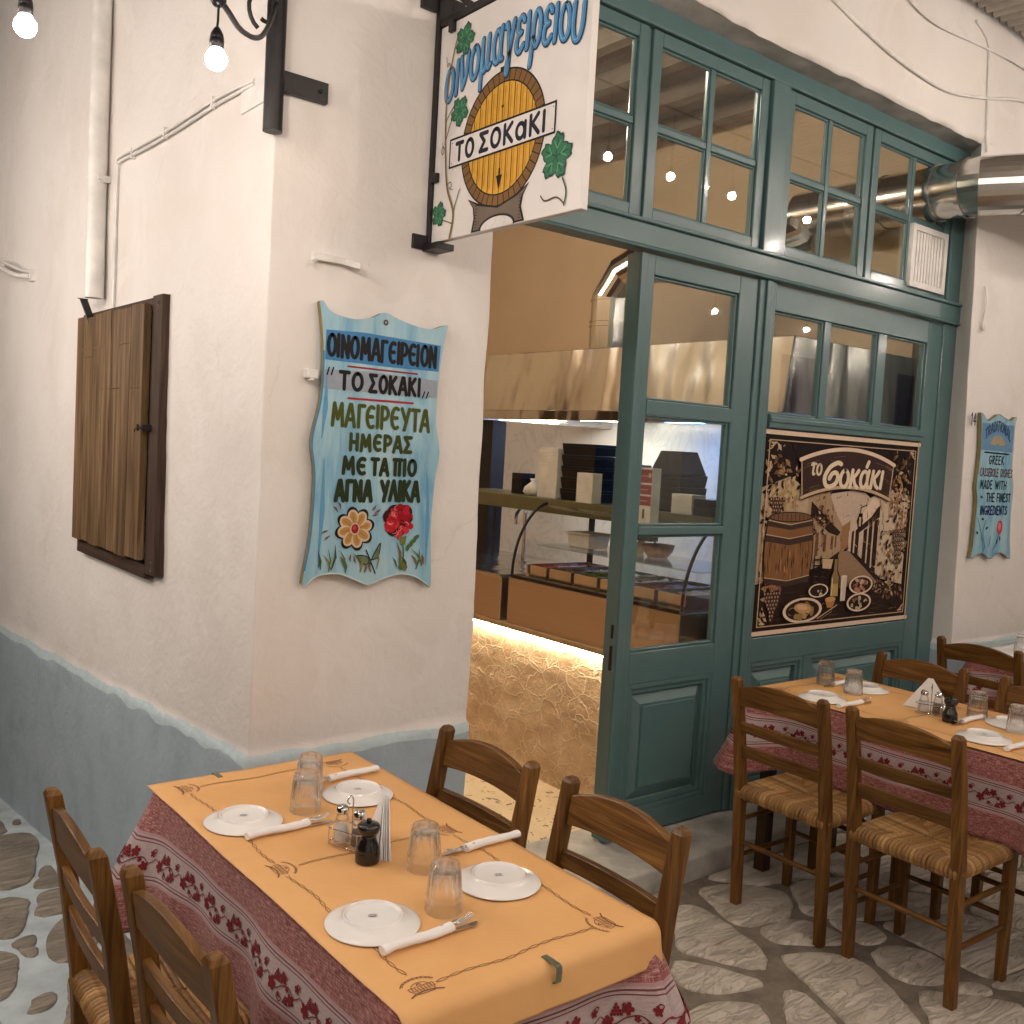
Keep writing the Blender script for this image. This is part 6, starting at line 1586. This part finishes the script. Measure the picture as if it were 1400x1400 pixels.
t = thing('plastic_tub', 'white rectangular tub inside the display case', 'tub', (2.50, 1.30, 1.149)); mb = MB(); mb.hexa([(-.07, -.08, 0), (.07, -.08, 0), (.07, .08, 0), (-.07, .08, 0)], [(-.08, -.09, .07), (.08, -.09, .07), (.08, .09, .07), (-.08, .09, .07)]); mb.build('tub', 'tile_white', t, .004); mb = MB(); mb.box((-.085, -.095, .0705), (.085, .095, .08)); mb.build('lid', 'cream_plastic', t, .003)
t = thing('serving_bowl', 'red bowl with a ladle on the glass shelf of the case', 'bowl', (2.56, .84, 1.149)); mb = MB(); mb.lathe([(.05, 0), (.075, .03), (.085, .065), (.080, .065), (.07, .03), (.0, .012)], 28); mb.build('bowl', 'red_food', t); mb = MB(); mb.tube([(0, 0, .04), (-.03, .02, .11), (-.05, .03, .14), (-.06, .02, .13)], .005, 8); mb.build('ladle', 'black_plastic', t)
# ceiling globes of the room (above and behind the pier, they give the warm room light)
for (x, y, z, lab) in ((1.50, 1.70, 3.45, 'warm globe lamp hanging in the shop nearer the door'), (1.10, 3.1, 3.4, 'warm globe lamp hanging at the back of the shop'), (1.35, .75, 3.55, 'warm globe lamp high behind the projecting sign')):
    t = thing('globe_lamp', lab, 'lamp', (x, y, z), 0, 'globe lamps in the shop'); mb = MB(); mb.tube([(0, 0, .08), (0, 0, 3.9-z)], .006, 8); mb.build('cord', 'black_plastic', t); mb = MB(); mb.lathe([(.0, -.09), (.05, -.075), (.085, -.03), (.09, 0), (.08, .04), (.045, .08), (.0, .09)], 20); mb.build('globe', 'room_light', t)

# ================================================================== STRING LIGHTS
def bulb(x, y, z, label, top=.30, mat_='bulb_light'):
    t = thing('festoon_bulb', label, 'light bulb', (x, y, z), 0, 'string light bulbs')
    mb = MB(); prof = [(.0, -.0225)]+[(.0225*math.cos(math.radians(a)), .0225*math.sin(math.radians(a))) for a in range(-75, 60, 15)]+[(.0115, .024)]; mb.lathe(prof, 20); mb.build('bulb', mat_, t)
    mb = MB(); mb.lathe([(a_*.80, b_*.80) for a_, b_ in ((.0150, .026), (.0185, .030), (.0190, .050), (.0175, .052), (.0185, .056), (.0165, .066), (.010, .078), (.0055, .084), (.0, .084))], 18); mb.build('socket', 'black_plastic', t)
    mb = MB(); mb.tube([(0, 0, .066), (.001, 0, .08), (.002, .002, .066+top)], .0028, 8); mb.build('cord', 'black_plastic', t)
bulb(-.365, -.510, 2.452, 'lit bulb hanging beside the black corner bracket', .055)
bulb(-.690, -.280, 2.490, 'lit bulb hanging at the upper left edge before the alley wall', .07)
o = MB(); o.tube(smooth_line([(-.02, -.04, 2.83), (-.13, -.20, 2.66), (-.25, -.36, 2.590), (-.365, -.51, 2.575), (-.44, -.47, 2.59), (-.56, -.36, 2.66), (-.72, -.2, 2.80)], 5), .0065, 8); o.lathe([(.010, -.012), (.018, .0), (.010, .014)], 10, (-.365, -.510, 2.575)); o = o.build('light_cable', 'black_plastic'); tag(o, 'thick black cable running from the corner bracket and carrying a bulb', 'cable')
o = MB(); o.tube(smooth_line([(-.84, -.25, 2.50), (-.76, -.27, 2.56), (-.69, -.28, 2.63), (-.60, -.30, 2.70), (-.4, -.4, 2.85)], 5), .0045, 8); o = o.build('light_cable', 'black_plastic'); tag(o, 'thin black cable at the upper left corner above the alley', 'cable')
xs = [2.71, 3.23, 3.54, 3.80, 4.6, 5.6, 1.9]
for x in xs[:6]: bulb(x, -1.25, 3.34, 'lit bulb of the string in front of the shop, mirrored in the upper windows')
for (x, y, z) in ([(-2.6+1.05*i, -2.35-.25*(i % 2), 3.05+.06*(i % 3)) for i in range(3)]+[(1.6+1.3*i, -2.9, 3.2+.05*(i % 2)) for i in range(3)]+[(-2.4+1.5*i, -4.0, 3.1+.05*(i % 2)) for i in range(5)]
                  +[(-1.45-.25*(i % 2), -1.5+.8*i, 2.85-.04*i) for i in range(5)]+[(-2.3, -1.6+.95*i, 2.75) for i in range(6)]+[(-1.9, 3.6, 2.5), (-1.5, 2.5, 2.3), (-1.35, 1.7, 2.2), (-1.7, 1.0, 1.9), (5.0, -1.9, 3.3), (6.2, -1.7, 3.2), (-1.4, 2.8, 3.3), (-1.8, 2.2, 1.9), (1.0, -2.0, 3.0), (2.3, -2.1, 3.1), (-.1, -2.3, 2.95)]+[(6.8+1.6*i, -3.9, 3.2) for i in range(4)]):
    bulb(x, y, z, 'added bulb outside the frame, brightening the walls and ground of street and alley', .30, 'added_bulb_light')  # added bulbs out of view, brighter than the visible ones, as fill light
o = MB(); o.tube([(1.2, -1.25, 3.78), (2.7, -1.25, 3.74), (4.2, -1.25, 3.72), (6.2, -1.25, 3.75)], .006, 8); o = o.build('light_cable', 'black_plastic'); tag(o, 'black cable over the street carrying the bulbs before the shop', 'cable')
